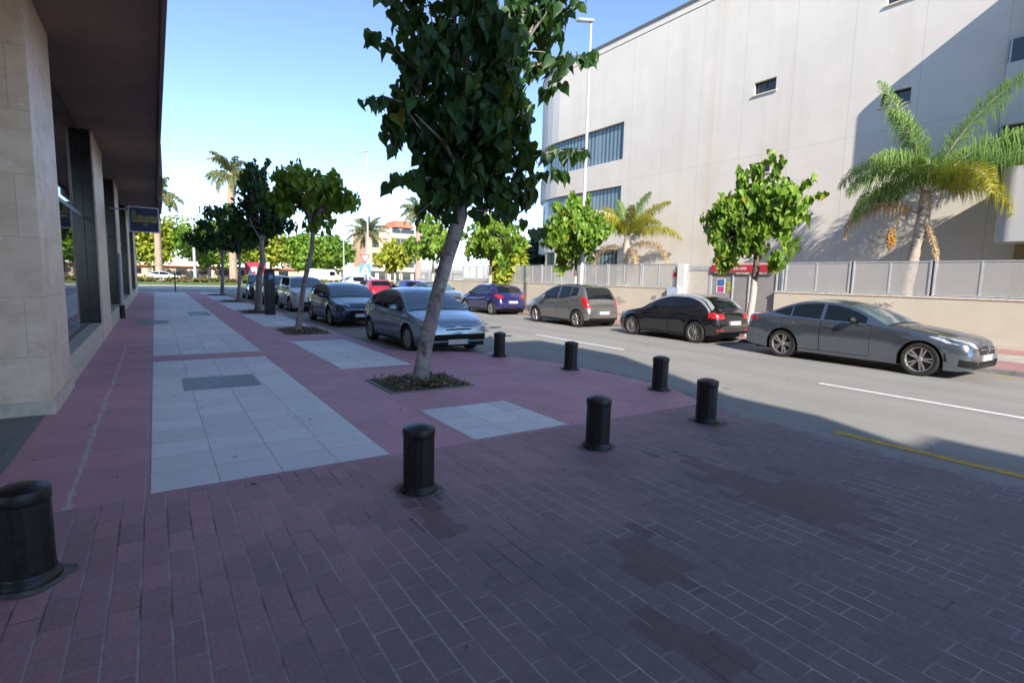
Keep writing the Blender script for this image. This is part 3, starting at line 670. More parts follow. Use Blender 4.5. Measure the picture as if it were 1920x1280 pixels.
def street_tree(name, label, trunk, blobs, sprigs, nl, L, mleaf, mbark, seed, group, limbs=7, cat='tree', loc=(0, 0, 0), droop=.9):
    r = random.Random(seed)
    T = thing(name, label, cat, loc, 0, group)
    tb = MB(); tb.tube([p[:3] for p in trunk], [p[3] for p in trunk], 14)
    for q0, q1 in zip(trunk[2:7], trunk[3:8]):
        if seed != 11: break
        a_ = r.uniform(2.2, 5.2); c0 = Vector(q0[:3]).lerp(Vector(q1[:3]), r.random()); dv = Vector((math.cos(a_), math.sin(a_), r.uniform(.1, .5))).normalized(); qq = (q0[3] + q1[3]) / 2
        tb.tube([c0 + dv * qq * .7, c0 + dv * (qq + .012), c0 + dv * (qq + .03)], [.05, .038, .02], 8)
    top = Vector(trunk[-1][:3]); k0 = Vector(trunk[-2][:3])
    lb = MB(); lv = MB()
    tot = sum(b[3] * b[4] * b[5] for b in blobs)
    for bx, by, bz_, rx, ry, rz in blobs:
        c = Vector((bx, by, bz_))
        for _ in range(max(1, round(limbs * rx * ry * rz / tot * 2))):
            v = rnd_in(r); e = c + Vector((v.x * rx, v.y * ry, v.z * rz)) * .8
            s = k0.lerp(top, r.random()); m = s.lerp(e, .5) + Vector((r.uniform(-.15, .15), r.uniform(-.15, .15), .1))
            lb.tube([s, s.lerp(m, .5) + Vector((0, 0, .05)), m, e], [.045, .035, .022, .006], 6)
        share = nl * rx * ry * rz / tot; ncl = max(5, int(share / 26)); cls = []
        for _ in range(ncl):
            v = rnd_in(r); v = v.normalized() * r.uniform(.45, 1.0) * (1 + noise.noise(Vector((v.x * 1.7 + bx, v.y * 1.7 + by, v.z * 1.7 + seed))) * .3)
            e = c + Vector((v.x * rx, v.y * ry, v.z * rz)); cls.append((v, e)); s0 = c.lerp(e, .25) - Vector((0, 0, .12 * rz))
            lb.tube([s0, s0.lerp(e, .6) + Vector((r.uniform(-.06, .06), r.uniform(-.06, .06), .05)), e], [.014, .009, .004], 5)
        for _ in range(int(share)):
            v, e = r.choice(cls); o_ = rnd_in(r) * L * 1.15; o_.z *= 1.25; p = e + o_
            v = (v + o_ * 1.5)
            tip = Vector((r.uniform(-.6, .6), r.uniform(-.6, .6), -droop + r.uniform(-.3, .5)))
            nr = Vector((v.x + r.uniform(-.7, .7), v.y + r.uniform(-.7, .7), .35 + r.uniform(-.3, .6)))
            l = L * r.uniform(.5, 1.3)
            leaf_geo(lv, p, tip, nr, l, l * r.uniform(.62, .95), 0, r.uniform(.05, .75))
    for a, b, n in sprigs:
        n = int(n * 1.6)
        a = Vector(a); b = Vector(b); m = a.lerp(b, .5) + Vector((0, 0, .08))
        lb.tube([a, m, b], [.014, .009, .004], 5)
        for i in range(n):
            t = (i + r.random()) / n; p = (a.lerp(m, t * 2) if t < .5 else m.lerp(b, t * 2 - 1)) + rnd_in(r) * .09
            l = L * r.uniform(.7, 1.15)
            leaf_geo(lv, p, Vector((r.uniform(-.5, .5), r.uniform(-.5, .5), -1 + r.uniform(0, .5))), Vector((r.uniform(-1, 1), r.uniform(-1, 1), r.uniform(0, .7))), l, l * .85, 0, r.uniform(.1, .4))
    tb.build('trunk', mbark, T, smooth=60); lb.build('limb', mbark, T, smooth=60)
    lv.build('crown', mleaf, T, smooth=80)
    return T
# nearest tree
def P3(x, z, y=7.75): return (x, y, z)
tr = [(a, b_, c, d * .9) for a, b_, c, d in [(3.40, 7.75, -.05, .18), (3.43, 7.75, .1, .145), (3.48, 7.75, .45, .124), (3.59, 7.74, .95, .12), (3.71, 7.73, 1.45, .117), (3.87, 7.75, 1.95, .12), (4.0, 7.75, 2.35, .13), (4.08, 7.75, 2.62, .135), (4.1, 7.77, 3.0, .10), (4.15, 7.8, 3.6, .07)]]
bl = [(4.05, 7.8, 4.5, 1.15, 1.1, 1.45), (3.25, 7.7, 4.15, .62, .8, .85), (4.85, 7.8, 4.15, .72, .9, 1.1), (5.15, 7.8, 5.55, .75, .9, .95), (3.75, 7.8, 5.9, .85, 1.0, .9), (4.75, 7.7, 3.15, .45, .6, .5), (3.5, 7.6, 3.1, .5, .6, .35), (4.05, 7.7, 3.0, .45, .5, .55), (4.5, 7.9, 6.8, 1.2, 1.1, .8), (5.9, 7.8, 6.2, .45, .6, .6), (3.62, 7.55, 3.35, .75, .55, .4), (4.55, 7.55, 3.35, .6, .55, .5), (4.05, 7.4, 3.7, .7, .5, .6)]
spr = [((5.3, 7.7, 5.1), (6.72, 7.65, 5.62), 24), ((5.0, 7.6, 3.55), (6.62, 7.6, 3.95), 26), ((5.0, 7.7, 3.2), (6.1, 7.6, 3.5), 16), ((3.1, 7.6, 4.1), (2.45, 7.6, 4.0), 9), ((3.2, 7.6, 4.6), (2.5, 7.6, 4.95), 7), ((3.1, 7.6, 5.1), (2.75, 7.6, 5.5), 6),
       ((3.5, 7.6, 3.1), (2.78, 7.55, 2.95), 12), ((3.7, 7.6, 2.75), (3.2, 7.5, 2.5), 5), ((4.2, 7.6, 2.75), (5.6, 7.5, 2.4), 9), ((3.1, 7.6, 3.9), (2.9, 7.6, 3.35), 5), ((5.7, 7.7, 5.7), (6.4, 7.7, 6.5), 12), ((5.6, 7.7, 4.7), (5.9, 7.6, 5.0), 6), ((4.15, 7.5, 2.7), (4.5, 7.45, 2.5), 4)]
street_tree('street_tree', 'leaning grey-barked tree with large dark leaves in the nearest tree pit', tr, bl, spr, 4200, .205, M['leafd'], M['bark'], 11, 'trees along the near pavement', 16)
# rest of the near row
spec = [(3.32, 15.94, 'slim leaning tree with spreading crown, beside the dark blue-grey hatchback', [(3.3, -.05, .1), (3.38, .6, .075), (3.5, 1.4, .065), (3.72, 2.3, .06), (3.75, 2.8, .05), (3.7, 3.2, .04)],
         [(3.75, 3.95, .95, .9, .6), (4.45, 3.8, .55, .7, .55), (3.1, 3.7, .4, .5, .6), (3.3, 4.35, .5, .6, .4), (4.0, 3.1, .35, .4, .3)], [((3.7, 15.94, 2.8), (4.75, 15.9, 3.95), 8), ((3.5, 15.9, 2.9), (4.2, 15.9, 2.75), 8)], 1900, .17, 'leafl'),
        (3.55, 24.4, 'forked tree with tall dense dark crown beside the parking meter', [(3.5, -.05, .15), (3.55, .8, .125), (3.6, 1.6, .115), (3.75, 2.1, .115), (3.7, 2.8, .09), (3.9, 3.4, .07)],
         [(3.75, 4.3, 1.0, 1.0, 1.15), (3.5, 5.3, .6, .7, .8), (4.5, 4.0, .6, .8, .8), (3.2, 3.5, .6, .7, .6)], [((3.8, 24.4, 5.6), (4.1, 24.4, 6.3), 12)], 2200, .2, 'leafd'),
        (3.85, 33.4, 'slim dark tree between the parking meter tree and the farthest near-side tree', [(3.8, -.05, .1), (3.9, 1.2, .075), (3.95, 2.3, .06), (3.95, 3, .05)],
         [(3.95, 3.6, 1.15, 1.1, .85), (3.3, 3.2, .7, .7, .5), (4.7, 3.9, .7, .7, .7), (4.0, 4.4, .7, .7, .6)], [], 1500, .22, 'leafd'),
        (3.9, 42.4, 'farthest tree of the near pavement row with broad dark crown', [(3.85, -.05, .13), (3.9, 1.3, .1), (3.95, 2.4, .09), (3.95, 3.2, .07)],
         [(3.9, 4.3, 1.6, 1.5, 1.4), (2.8, 3.7, 1.0, 1.0, .9), (5.1, 4.3, 1.0, 1.0, 1.1), (3.9, 5.5, 1.0, 1.0, .8)], [], 2200, .26, 'leafd')]
for x, y, lab, tk, bb, ss, n, L, mm in spec:
    street_tree('street_tree', lab, [(a, y, z, r) for a, z, r in tk], [(a, y, z, rx, ry, rz) for a, z, rx, ry, rz in bb], ss, n, L, M[mm], M['bark'], int(y * 10), 'trees along the near pavement', 10)
# sunlit row on the far pavement
far = [(10.1, 'small sunlit tree with whitewashed trunk between black hatchback and dark grey saloon', 2.15, [(0, .35, 3.55, 1.15, 1.25, .95), (0, -.7, 3.9, .8, .8, .9), (0, 1.0, 3.6, .7, .75, .75), (0, .2, 4.55, .6, .7, .7), (0, -.9, 2.6, .45, .5, .45), (0, .9, 2.5, .45, .5, .4)],
        [((0, .6, 4.3), (0, .62, 5.35), 26), ((0, -.5, 4.4), (0, -.75, 5.45), 26), ((0, -.95, 4.0), (0, -1.75, 4.75), 20), ((0, -.9, 3.7), (0, -2.05, 4.2), 20), ((0, 1.0, 3.3), (0, 1.85, 3.5), 14), ((0, 0, 4.7), (0, -.1, 5.35), 22), ((0, -.5, 4.9), (0, -.35, 5.7), 16)]),
       (18.75, 'small sunlit tree behind the beige hatchback, next to the lamp post', 1.7, [(0, .1, 3.7, 1.2, 1.5, 1.2), (0, -1.2, 3.7, .8, .8, .9), (0, 1.0, 3.6, .8, .9, 1.0), (0, .3, 4.7, .7, .9, .7), (0, .9, 2.5, .5, .6, .5)], [((0, .3, 4.9), (0, .35, 5.6), 12), ((0, -.8, 4.4), (0, -.9, 5.3), 14), ((0, 1.0, 4.4), (0, 1.2, 5.2), 12)]),
       (26.1, 'rounded sunlit tree behind the purple hatchback', 2.1, [(0, 0, 3.9, 1.4, 1.9, 1.1), (0, -1.6, 3.6, .9, 1.3, .9), (0, 1.6, 3.8, .9, 1.3, .9), (0, .2, 4.8, .9, 1.3, .6), (0, -1.5, 2.5, .6, .7, .5)], [((0, .3, 4.9), (0, .6, 5.5), 10)]),
       (33.6, 'sunlit tree seen beside the leaning trunk, behind the far grey saloon', 2.0, [(0, 0, 4.0, 1.4, 2.0, 1.3), (0, -1.4, 3.7, 1, 1.2, 1.0), (0, 1.6, 3.6, 1.0, 1.4, 1.1), (0, .2, 5.0, .9, 1.1, .7)], [((0, .3, 5.2), (0, .6, 5.9), 10)]),
       (40.5, 'yellowish sunlit tree farthest along the boundary wall', 1.9, [(0, 0, 3.2, 1.3, 1.9, 1.1), (0, 1.4, 3.0, 1, 1.2, .9), (0, -1.3, 3.4, .9, 1.2, .9)], [])]
for i, (y, lab, th, bb, ss) in enumerate(far):
    X = 15.6
    tk = [(X, y, -.05, .13), (X + .02, y - .05, .5, .105), (X + .03, y - .1, 1.2, .1), (X + .05, y - .13, th, .1), (X + .05, y - .1, th + .5, .06), (X + .1, y, th + 1.0, .05)]
    street_tree('street_tree', lab, tk, [(X + a, y + b, z, rx, ry, rz) for a, b, z, rx, ry, rz in bb], [((X + a[0], y + a[1], a[2]), (X + b[0], y + b[1], b[2]), n) for a, b, n in ss], 3000 if i < 2 else 2300, .215 + .015 * i, M['leafl'] if i < 4 else M['leafy'], M['barkw'], 50 + i, 'trees along the far pavement', 10)

# palms
def frond(mb, base, az, el, L, curl, nl=46, ll=.6, droop=.8, wd=.035, reps=2, seed=0):
    r = random.Random(seed); d = Vector((math.cos(az), math.sin(az), 0)); p = Vector(base); N = nl; pts = [p.copy()]; e = el
    for i in range(N):
        p = p + (d * math.cos(e) + Vector((0, 0, 1)) * math.sin(e)) * (L / N); pts.append(p.copy()); e -= curl / N * (.5 + i / N)
    mb.tube(pts[::3] + [pts[-1]], [.03 * (1 - i / (N / 3 + 2)) + .004 for i in range(len(pts[::3]) + 1)], 5, 0)
    side = d.cross(Vector((0, 0, 1)))
    for i in range(int(N * .14), N):
        t = i / N; l = ll * (math.sin(PI * min(1, t * .8 + .18)) * .85 + .2) * r.uniform(.8, 1.15)
        tg = (pts[i + 1] - pts[i]).normalized()
        for s in (-1, 1):
            for rep in range(reps):
                up = tg.cross(side).normalized() * (-1 if tg.cross(side).z < 0 else 1)
                dr = (side * s * r.uniform(.35, 1) + tg * r.uniform(.3, .9) + up * r.uniform(-.5, .8)).normalized()
                a = pts[i] + tg * (L / N) * r.random(); b = a + dr * l * .5; c = b + (dr * max(.12, 1 - droop * .8) + Vector((0, 0, -droop * 1.2))).normalized() * l * .6
                q = tg * wd * .5
                mb.add([a - q, a + q, b + q, b - q, c], [(0, 1, 2, 3), (3, 2, 4)], 1)
def palm(name, label, x, y, z0, trunk, fr, dead, mats, group=None, fruit=None, seed=1, ll=.6, wd=.035, split=True, nl=46, reps=2):
    T = thing(name, label, 'palm', (x, y, z0), 0, group)
    MB().tube([t[:3] for t in trunk], [t[3] for t in trunk], 12).build('trunk', M['palmbark'] if mats != 'far' else M['datebark'], T, smooth=50)
    top = Vector(trunk[-1][:3]); allm = MB()
    for i, (az, el, L, curl, yy) in enumerate(fr):
        mb = MB() if split else allm
        frond(mb, top + Vector((0, 0, -.1)), math.radians(az), math.radians(el), L, math.radians(curl), nl, ll, .85, wd, reps, seed=seed + i)
        if split: mb.build('frond', [M['palmbark'], M['palmy'] if yy else M['palm']], T)
    if not split: allm.build('crown', [M['datebark'], M['palmfar']], T)
    for i, (az, el, L, curl) in enumerate(dead):
        mb = MB(); frond(mb, top + Vector((0, 0, -.8)), math.radians(az), math.radians(el), L, math.radians(curl), 40, ll * (.75 if el > 0 else .3), 1.25, wd, 4, seed=seed + 90 + i); mb.build('dead_frond', M['palmdead'], T)
    if fruit:
        mb = MB(); r = random.Random(4)
        for _ in range(120):
            v = rnd_in(r); c = Vector(fruit) + Vector((v.x * .14, v.y * .14, v.z * .38)); s = .035
            mb.add([c + Vector(q) * s for q in ((1, 0, 0), (-1, 0, 0), (0, 1, 0), (0, -1, 0), (0, 0, 1), (0, 0, -1))], [(0, 2, 4), (2, 1, 4), (1, 3, 4), (3, 0, 4), (2, 0, 5), (1, 2, 5), (3, 1, 5), (0, 3, 5)])
        mb.tube([top, (Vector(fruit) + top) / 2 + Vector((0, .25, .2)), fruit], .012, 5)
        mb.build('fruit_cluster', M['fruit'], T)
    return T
palm('garden_palm', 'tall green palm with one dead hanging frond behind the fence by the dark grey saloon', 22, 8.2, .5, [(0, .08, -.1, .22), (0, .05, 1.2, .19), (.03, -.1, 2.6, .18), (.05, -.2, 3.6, .2), (.05, -.2, 4.4, .16)],
     [(95, 76, 4.5, 22, 0), (-85, 74, 4.6, 50, 0), (-70, 60, 3.6, 70, 0), (85, 62, 3.7, 125, 0), (110, 30, 2.6, 130, 0), (-95, 34, 3.3, 50, 0), (-100, 22, 3.0, 105, 1), (-120, 45, 3.0, 130, 1), (-80, 42, 4.2, 75, 0), (160, 60, 2.8, 90, 0), (20, 60, 2.8, 80, 0), (-25, 62, 3.0, 70, 0), (200, 55, 2.7, 100, 0), (150, 80, 3.2, 50, 0), (130, 50, 2.8, 120, 0)],
     [(96, 36, 3.1, 135), (-105, -62, 1.9, 20)], 'near', 'palms in the garden', (-.35, .55, 2.85), 5, .88, .023, nl=56, reps=4)
palm('garden_palm', 'yellow-green palm with two arching dead fronds behind the fence and beige hatchback', 22, 21.9, .5, [(0, 0, -.1, .24), (0, 0, 1.5, .2), (0, 0, 2.7, .21), (0, 0, 3.6, .16)],
     [(90, 62, 2.9, 50, 1), (-80, 55, 3.2, 50, 1), (110, 45, 2.9, 70, 1), (-100, 40, 3.0, 70, 1), (-60, 30, 3.2, 80, 1), (180, 55, 2.4, 80, 1), (0, 60, 2.4, 60, 1), (140, 60, 2.6, 60, 1), (-130, 60, 2.7, 60, 1), (75, 75, 2.7, 40, 0), (-85, 75, 2.8, 40, 0)],
     [(95, 28, 3.6, 150), (-95, 28, 4.3, 125), (-115, 10, 2.2, 120)], 'near', 'palms in the garden', None, 40, .62, .03, reps=4)
def fan(n, lo, hi, L, curl, seed):
    r = random.Random(seed); return [(360 * i / n + r.uniform(-12, 12), r.uniform(lo, hi), L * r.uniform(.85, 1.1), curl * r.uniform(.8, 1.2), 0) for i in range(n)]
for i, (x, y, h, L, lab, th) in enumerate([(10.6, 98, 17.0, 4.2, 'tallest date palm rising above the dark trees of the near pavement', .5), (.55, 96, 12.6, 3.6, 'palm with pale trunk and crown partly hidden by the soffit', .42), (33.2, 100, 9.4, 4.6, 'feathery palm behind the far lamp post, by the apartment block', .35), (43.5, 100, 14.2, 4.0, 'tall palm beside the nearest tree crown, above the white block', .5)]):
    palm('park_palm', lab, x, y, 0, [(0, 0, -.2, th * 1.25), (0, 0, h * .5, th), (.1, 0, h * .9, th), (.1, 0, h, th * 1.25)], fan(26, -25, 75, L, 75, i + 3), [], 'far', 'palms in the park', None, i * 31, 1.0 if i != 2 else .8, .16, False, 26)

# park trees: lumpy crowns of many leaf sized faces
def park_tree(x, y, h, rw, lab, mm, seed, cat='tree', base=.2, name='park_tree'):
    r = random.Random(seed); T = thing(name, lab, cat, (x, y, 0), 0, 'trees in the park')
    tk = MB(); tk.tube([(0, 0, -.2), (.1, 0, h * .3), (.15, .1, h * .6)], [.3, .24, .14], 8)
    cl = []
    for _ in range(30):
        v = rnd_in(r); c = Vector((v.x * rw * .85, v.y * rw * .6, h * (base + .12) + (v.z * .5 + .5) * h * (.86 - base - .1))); cl.append((c, rw * r.uniform(.28, .5)))
        tk.tube([(.1, 0, h * .3), tuple(c)], [.1, .03], 5)
    tk.build('trunk', M['bark'], T)
    lv = MB()
    for c, q in cl:
        for _ in range(150):
            v = rnd_in(r).normalized() * r.uniform(.6, 1.1); p = c + v * q
            leaf_geo(lv, p, Vector((r.uniform(-1, 1), r.uniform(-1, 1), r.uniform(-1, .4))), v + Vector((0, 0, .4)), .55 * r.uniform(.7, 1.3), .5, 0, .2)
    lv.build('crown', M[mm], T)
for i, a in enumerate([(-9, 112, 10.5, 5.5, 'yellow-green park tree at the left end behind the shop corner', 'leafy'), (-.8, 114, 11.8, 6.0, 'large yellow-green park tree behind the palm with pale trunk', 'leafy'), (8.2, 112, 11.2, 5.6, 'broad green park tree behind the tall thin light pole', 'leafl'), (17.5, 108, 10.5, 5.0, 'round green park tree behind the farthest near-side trees', 'leafy'),
                      (24.0, 106, 9.2, 4.6, 'bright green park tree left of the far parked white van', 'leafl'), (29.5, 110, 9.5, 4.5, 'green park tree just left of the orange apartment block', 'leafl'), (13.0, 120, 12.0, 5.5, 'green park tree rising behind the red letter sign', 'leafl'), (-17, 118, 13, 6, 'big green park tree mirrored in the shop glass', 'leafl')]):
    park_tree(*a[:4], a[4], a[5], 200 + i)
park_tree(32.5, 43.5, 7.2, 2.6, 'dark evergreen standing beyond the rounded end of the white building', 'leafk', 300, base=.05, name='dark_evergreen')
park_tree(20.8, 31.5, 4.6, 1.3, 'yellow-green shrub behind the fence between two sunlit trees', 'leafy', 301, 'shrub', .05, 'garden_shrub')
def clump(name, lab, pts, h, n, mm, seed, L=.35, kind='stuff'):
    r = random.Random(seed); mb = MB()
    for _ in range(n):
        i = r.randrange(len(pts) - 1); a = Vector(pts[i]); b = Vector(pts[i + 1]); p = a.lerp(b, r.random()) + Vector((r.uniform(-.5, .5), r.uniform(-.7, .7), r.random() * h))
        leaf_geo(mb, p, Vector((r.uniform(-1, 1), r.uniform(-1, 1), r.uniform(-.4, 1))), rnd_in(r), L * r.uniform(.6, 1.3), L * .7)
    return tag(mb.build(name, M[mm]), lab, 'hedge', None, kind)
clump('hedge', 'low clipped hedge at the far edge of the roundabout lawn', [(-20, 86, 0), (40, 86, 0)], .55, 3000, 'hedge', 5, .4)
clump('hedge_row', 'low yellowish hedge across the street end', [(16.0, 56, 0), (30, 56, 0)], 1.0, 1500, 'hedge', 6, .35)
r = random.Random(8)
for k, y in enumerate((17.4, 18.3, 19.2)):
    mb = MB()
    for _ in range(60):
        a = Vector((20.7, y + r.uniform(-.3, .3), .5)); d = Vector((r.uniform(-.4, .4), r.uniform(-.6, .6), 1)).normalized() * r.uniform(1.0, 1.5)
        s = Vector((0, .02, 0)); mb.add([a - s, a + s, a + d * .6 + s, a + d * .6 - s, a + d + Vector((0, d.y * .3, -.1))], [(0, 1, 2, 3), (3, 2, 4)])
    tag(mb.build('fence_plant', M['weed']), 'spiky grassy plant growing behind the mesh fence near the white gate pillar', 'plant', 'spiky plants behind the fence')
# tree pits with leaf litter
def pit(x0, x1, y0, y1, seed, n, lab):
    r = random.Random(seed)
    P = MB(); P.poly([(x0, y0), (x1, y0), (x1, y1), (x0, y1)], .008); tag(P.build('tree_pit_soil', M['soil']), kind='structure')
    e = MB()
    for a in ((x0 - .05, x0, y0 - .05, y1 + .05), (x1, x1 + .05, y0 - .05, y1 + .05), (x0, x1, y0 - .05, y0), (x0, x1, y1, y1 + .05)): e.box(*a, -.02, .014)
    tag(e.build('tree_pit_edging', plain('edging', (.21, .21, .19), .8)), kind='structure')
    L = MB()
    for _ in range(n):
        p = Vector((r.triangular(x0, x1 + .05), r.uniform(y0, y1), .02 + r.random() * .05))
        leaf_geo(L, p, Vector((r.uniform(-1, 1), r.uniform(-1, 1), r.uniform(-.2, .3))), Vector((r.uniform(-.6, .6), r.uniform(-.6, .6), 1)), .06 * r.uniform(.5, 1.4), .05)
    tag(L.build('leaf_litter', M['deadleaf']), lab, 'litter', None, 'stuff')
    Wd = MB()
    for _ in range(n // 2):
        a = Vector((r.uniform(x0, x1), r.uniform(y0, y1), .01)); d = Vector((r.uniform(-.5, .5), r.uniform(-.5, .5), 1)).normalized() * r.uniform(.04, .16); s = Vector((.006, .004, 0))
        Wd.add([a - s, a + s, a + d], [(0, 1, 2)])
    tag(Wd.build('weeds', M['weed']), 'weeds growing with the ' + lab, 'weeds', None, 'stuff')
pit(2.74, 3.98, 7.12, 8.2, 1, 420, 'dry leaves in the nearest tree pit'); pit(2.9, 4.0, 15.2, 16.9, 2, 360, 'dry leaves in the second tree pit')
pit(2.9, 4.0, 23.6, 25.2, 3, 200, 'dry leaves in the third tree pit'); pit(3.0, 4.1, 32.6, 34.2, 4, 160, 'dry leaves in the fourth tree pit'); pit(3.0, 4.1, 41.6, 43.2, 5, 120, 'dry leaves in the fifth tree pit')
r = random.Random(21); mb = MB()
for _ in range(170):
    x = r.uniform(-.9, 6.5); y = r.uniform(1.2, 14)
    leaf_geo(mb, Vector((x, y, .012)), Vector((r.uniform(-1, 1), r.uniform(-1, 1), 0)), Vector((r.uniform(-.3, .3), r.uniform(-.3, .3), 1)), .03 * r.uniform(.4, 1.3), .022)
tag(mb.build('scattered_litter', M['deadleaf']), 'small dry leaves and crumbs scattered over the paving', 'litter', None, 'stuff')

# ------------------------------------------------------------------ bollards
bl = thing('bollard', '', 'bollard', (0, 0, 0), 0, 'black iron bollards along the pavement edge')
MB().lathe([(.0, -.02), (.145, -.02), (.145, .018), (.141, .032), (.128, .045), (.124, .06)], 28).build('base', M['iron'], bl, smooth=40)
pb = MB(); prof = []; n = 48
vs = []; fs = []
for z in (.06, .44):
    for k in range(n):
        a = 2 * PI * k / n; rr_ = .119 if k % 4 else .114
        vs.append((rr_ * math.cos(a), rr_ * math.sin(a), z))
for k in range(n): fs.append((k, (k + 1) % n, n + (k + 1) % n, n + k))
pb.add(vs, fs); pb.build('post', M['iron'], bl, smooth=60)
MB().lathe([(.116, .43), (.123, .438), (.125, .447), (.125, .488), (.119, .502), (.100, .508), (.096, .510), (.07, .520), (.035, .526), (.001, .528)], 28).build('cap', M['iron'], bl, smooth=40)
cl = MB(); r = random.Random(2)
ring = [(.16 + .05 * r.random()) for _ in range(20)]
cl.add([(0, 0, .006)] + [(q * math.cos(2 * PI * k / 20), q * math.sin(2 * PI * k / 20), .005) for k, q in enumerate(ring)], [(0, 1 + k, 1 + (k + 1) % 20) for k in range(20)])
cl.build('mortar_collar', plain('mortar_collar', (.19, .165, .15), .9, var=.35, scale=12), bl)
labs = ['large black bollard nearest the camera at the left edge of the bricks', 'black bollard at the corner of the largest pale slab area', 'black bollard just right of the small pale slab patch', 'black bollard at the road edge with weeds at its foot', 'black bollard nearest the dashed white line on the kerb bulge', 'black bollard in the middle of the three along the kerb bulge', 'black bollard closest to the front of the pale blue car']
for i, (x, y) in enumerate([(-.63, 3.64), (1.64, 3.74), (3.61, 3.87), (5.45, 3.98), (6.43, 5.56), (6.37, 7.64), (6.02, 9.57)]):
    o = bl if i == 0 else copy_tree(bl)
    o.location = (x, y, 0); o.rotation_euler = (random.uniform(-.012, .012), random.uniform(-.012, .012), i * .7); o['label'] = labs[i]
mb = MB(); r = random.Random(12)
for _ in range(60):
    a = Vector((5.45 + r.uniform(-.1, .16), 3.8 + r.uniform(-.06, .05), 0)); d = Vector((r.uniform(-.6, .6), r.uniform(-.6, .3), 1)).normalized() * r.uniform(.02, .07); s = Vector((.006, .002, 0)); mb.add([a - s, a + s, a + d], [(0, 1, 2)])
tag(mb.build('weed_tuft', M['weed']), 'little weed tuft at the foot of the road edge bollard', 'weeds', None, 'stuff')

# ------------------------------------------------------------------ street furniture
def lamp(x, y, h, lab, arm=-.55):
    T = thing('street_lamp', lab, 'street lamp', (x, y, 0), 0, 'street lamps on the far pavement')
    MB().tube([(0, 0, 0), (0, 0, 1.2), (0, 0, 1.25), (0, 0, h)], [.13, .12, .095, .05], 14).build('pole', M['pole'], T, smooth=40)
    MB().box(-.2, .2, -.2, .2, 0, .04).build('base_plate', M['steel'], T)
    Mx = Matrix.Translation((0, 0, h)) @ Matrix.Rotation(math.radians(-12), 4, 'Y')
    hd = MB(); hd.box(arm - .2, .08, -.13, .13, -.02, .09, 0, Mx); hd.build('lamp_head', M['pole'], T, bevel=.03)
lamp(15.6, 18.2, 12.3, 'tall grey street lamp rising behind the beige hatchback'); lamp(15.8, 47.3, 12.2, 'distant grey street lamp behind the red car')
T = thing('light_pole', 'slender distant light pole in the park left of the dark trees', 'light pole', (4.8, 90, 0))
MB().tube([(0, 0, 0), (0, 0, 6.5), (0, 0, 6.6), (0, 0, 15.4)], [.2, .17, .09, .05], 10).build('pole', M['pole'], T); MB().box(-.4, .4, -.15, .15, 15.3, 15.5).build('lamp_head', M['steel'], T)
for x, y, h, lab in ((27.2, 94, 8.2, 'thin pale light pole right of the park trees'), (29.5, 80, 8, 'thin dark pole left of the apartment block'), (33.5, 84, 9, 'thin brown pole right of the distant street lamp')):
    T = thing('thin_pole', lab, 'pole', (x, y, 0), 0, 'thin poles beyond the street end'); MB().tube([(0, 0, 0), (0, 0, h)], [.12, .07], 8).build('pole', M['pole'] if x < 28 else M['bark'], T); MB().box(-.3, .3, -.1, .1, h, h + .12).build('lamp_head', M['steel'], T)
T = thing('marker_post', 'thin dark marker post where the near pavement ends', 'post', (1.3, 50.3, ROAD)); MB().tube([(0, 0, 0), (0, 0, 1.35)], .05, 8).build('shaft', M['iron'], T); MB().lathe([(.05, 1.35), (.075, 1.36), (.075, 1.45), (.001, 1.48)], 10).build('cap', M['iron'], T)
# parking meter
T = thing('parking_meter', 'black parking meter with flat solar top and blue P label', 'parking meter', (3.7, 22.8, 0))
MB().box(-.18, .18, -.14, .14, 0, 1.72).build('cabinet', M['iron'], T, bevel=.02); MB().box(-.38, .38, -.24, .24, 1.74, 1.79).build('solar_panel', M['black'], T); MB().box(-.12, .12, -.1, .1, 1.72, 1.74).build('neck', M['black'], T)
pn = MB().box(-.05, .13, -.146, -.142, 1.36, 1.58).build('label_panel', M['blue'], T); lt = MB(); ribbon(lt, [(.01, 1.39), (.01, 1.54), (.08, 1.53), (.09, 1.48), (.08, 1.45), (.02, 1.45)], .022, 'y', -.148); lt.build('lettering', M['whites'], pn)
# red letter sign
T = thing('letter_sign', 'red square sign box with large white letter A on the street corner', 'sign', (7.3, 51, 0))
MB().box(-.9, .75, -.15, .15, .95, 2.45).build('board', plain('bright_red', (.62, .04, .08), .5, var=.05), T); MB().box(.75, 1.0, -.15, .15, .9, 2.5).build('side_panel', M['whites'], T); MB().box(-.8, .9, -.1, .1, 0, .9).build('foot', M['red'], T)
lt = MB(); ribbon(lt, [(-.72, 1.05), (-.36, 1.85), (-.2, 2.0), (-.04, 1.85), (.28, 1.05)], .3, 'y', -.153); lt.build('lettering', M['whites'], T)
# sign post: give way above pedestrian crossing
T = thing('sign_post', 'road sign post with give way triangle above blue pedestrian crossing sign', 'road sign', (12.4, 37.8, -.1))
MB().tube([(0, 0, 0), (0, 0, 3.35)], .05, 10).build('pole', M['pole'], T)
tri = MB(); tri.add([(-.38, -.07, 3.15), (0, -.07, 2.52), (.38, -.07, 3.15), (-.38, -.05, 3.15), (0, -.05, 2.52), (.38, -.05, 3.15)], [(0, 1, 2), (5, 4, 3), (0, 3, 4, 1), (1, 4, 5, 2), (2, 5, 3, 0)]); t1 = tri.build('give_way_sign', plain('sign_red', (.6, .05, .05), .5), T)
MB().add([(-.26, -.075, 3.08), (0, -.075, 2.65), (.26, -.075, 3.08)], [(0, 1, 2)]).build('face', M['whites'], t1)
t2 = MB().box(-.42, .42, -.07, -.05, 1.7, 2.48).build('crossing_sign', plain('pale_blue_sign', (.16, .36, .62), .5), T)
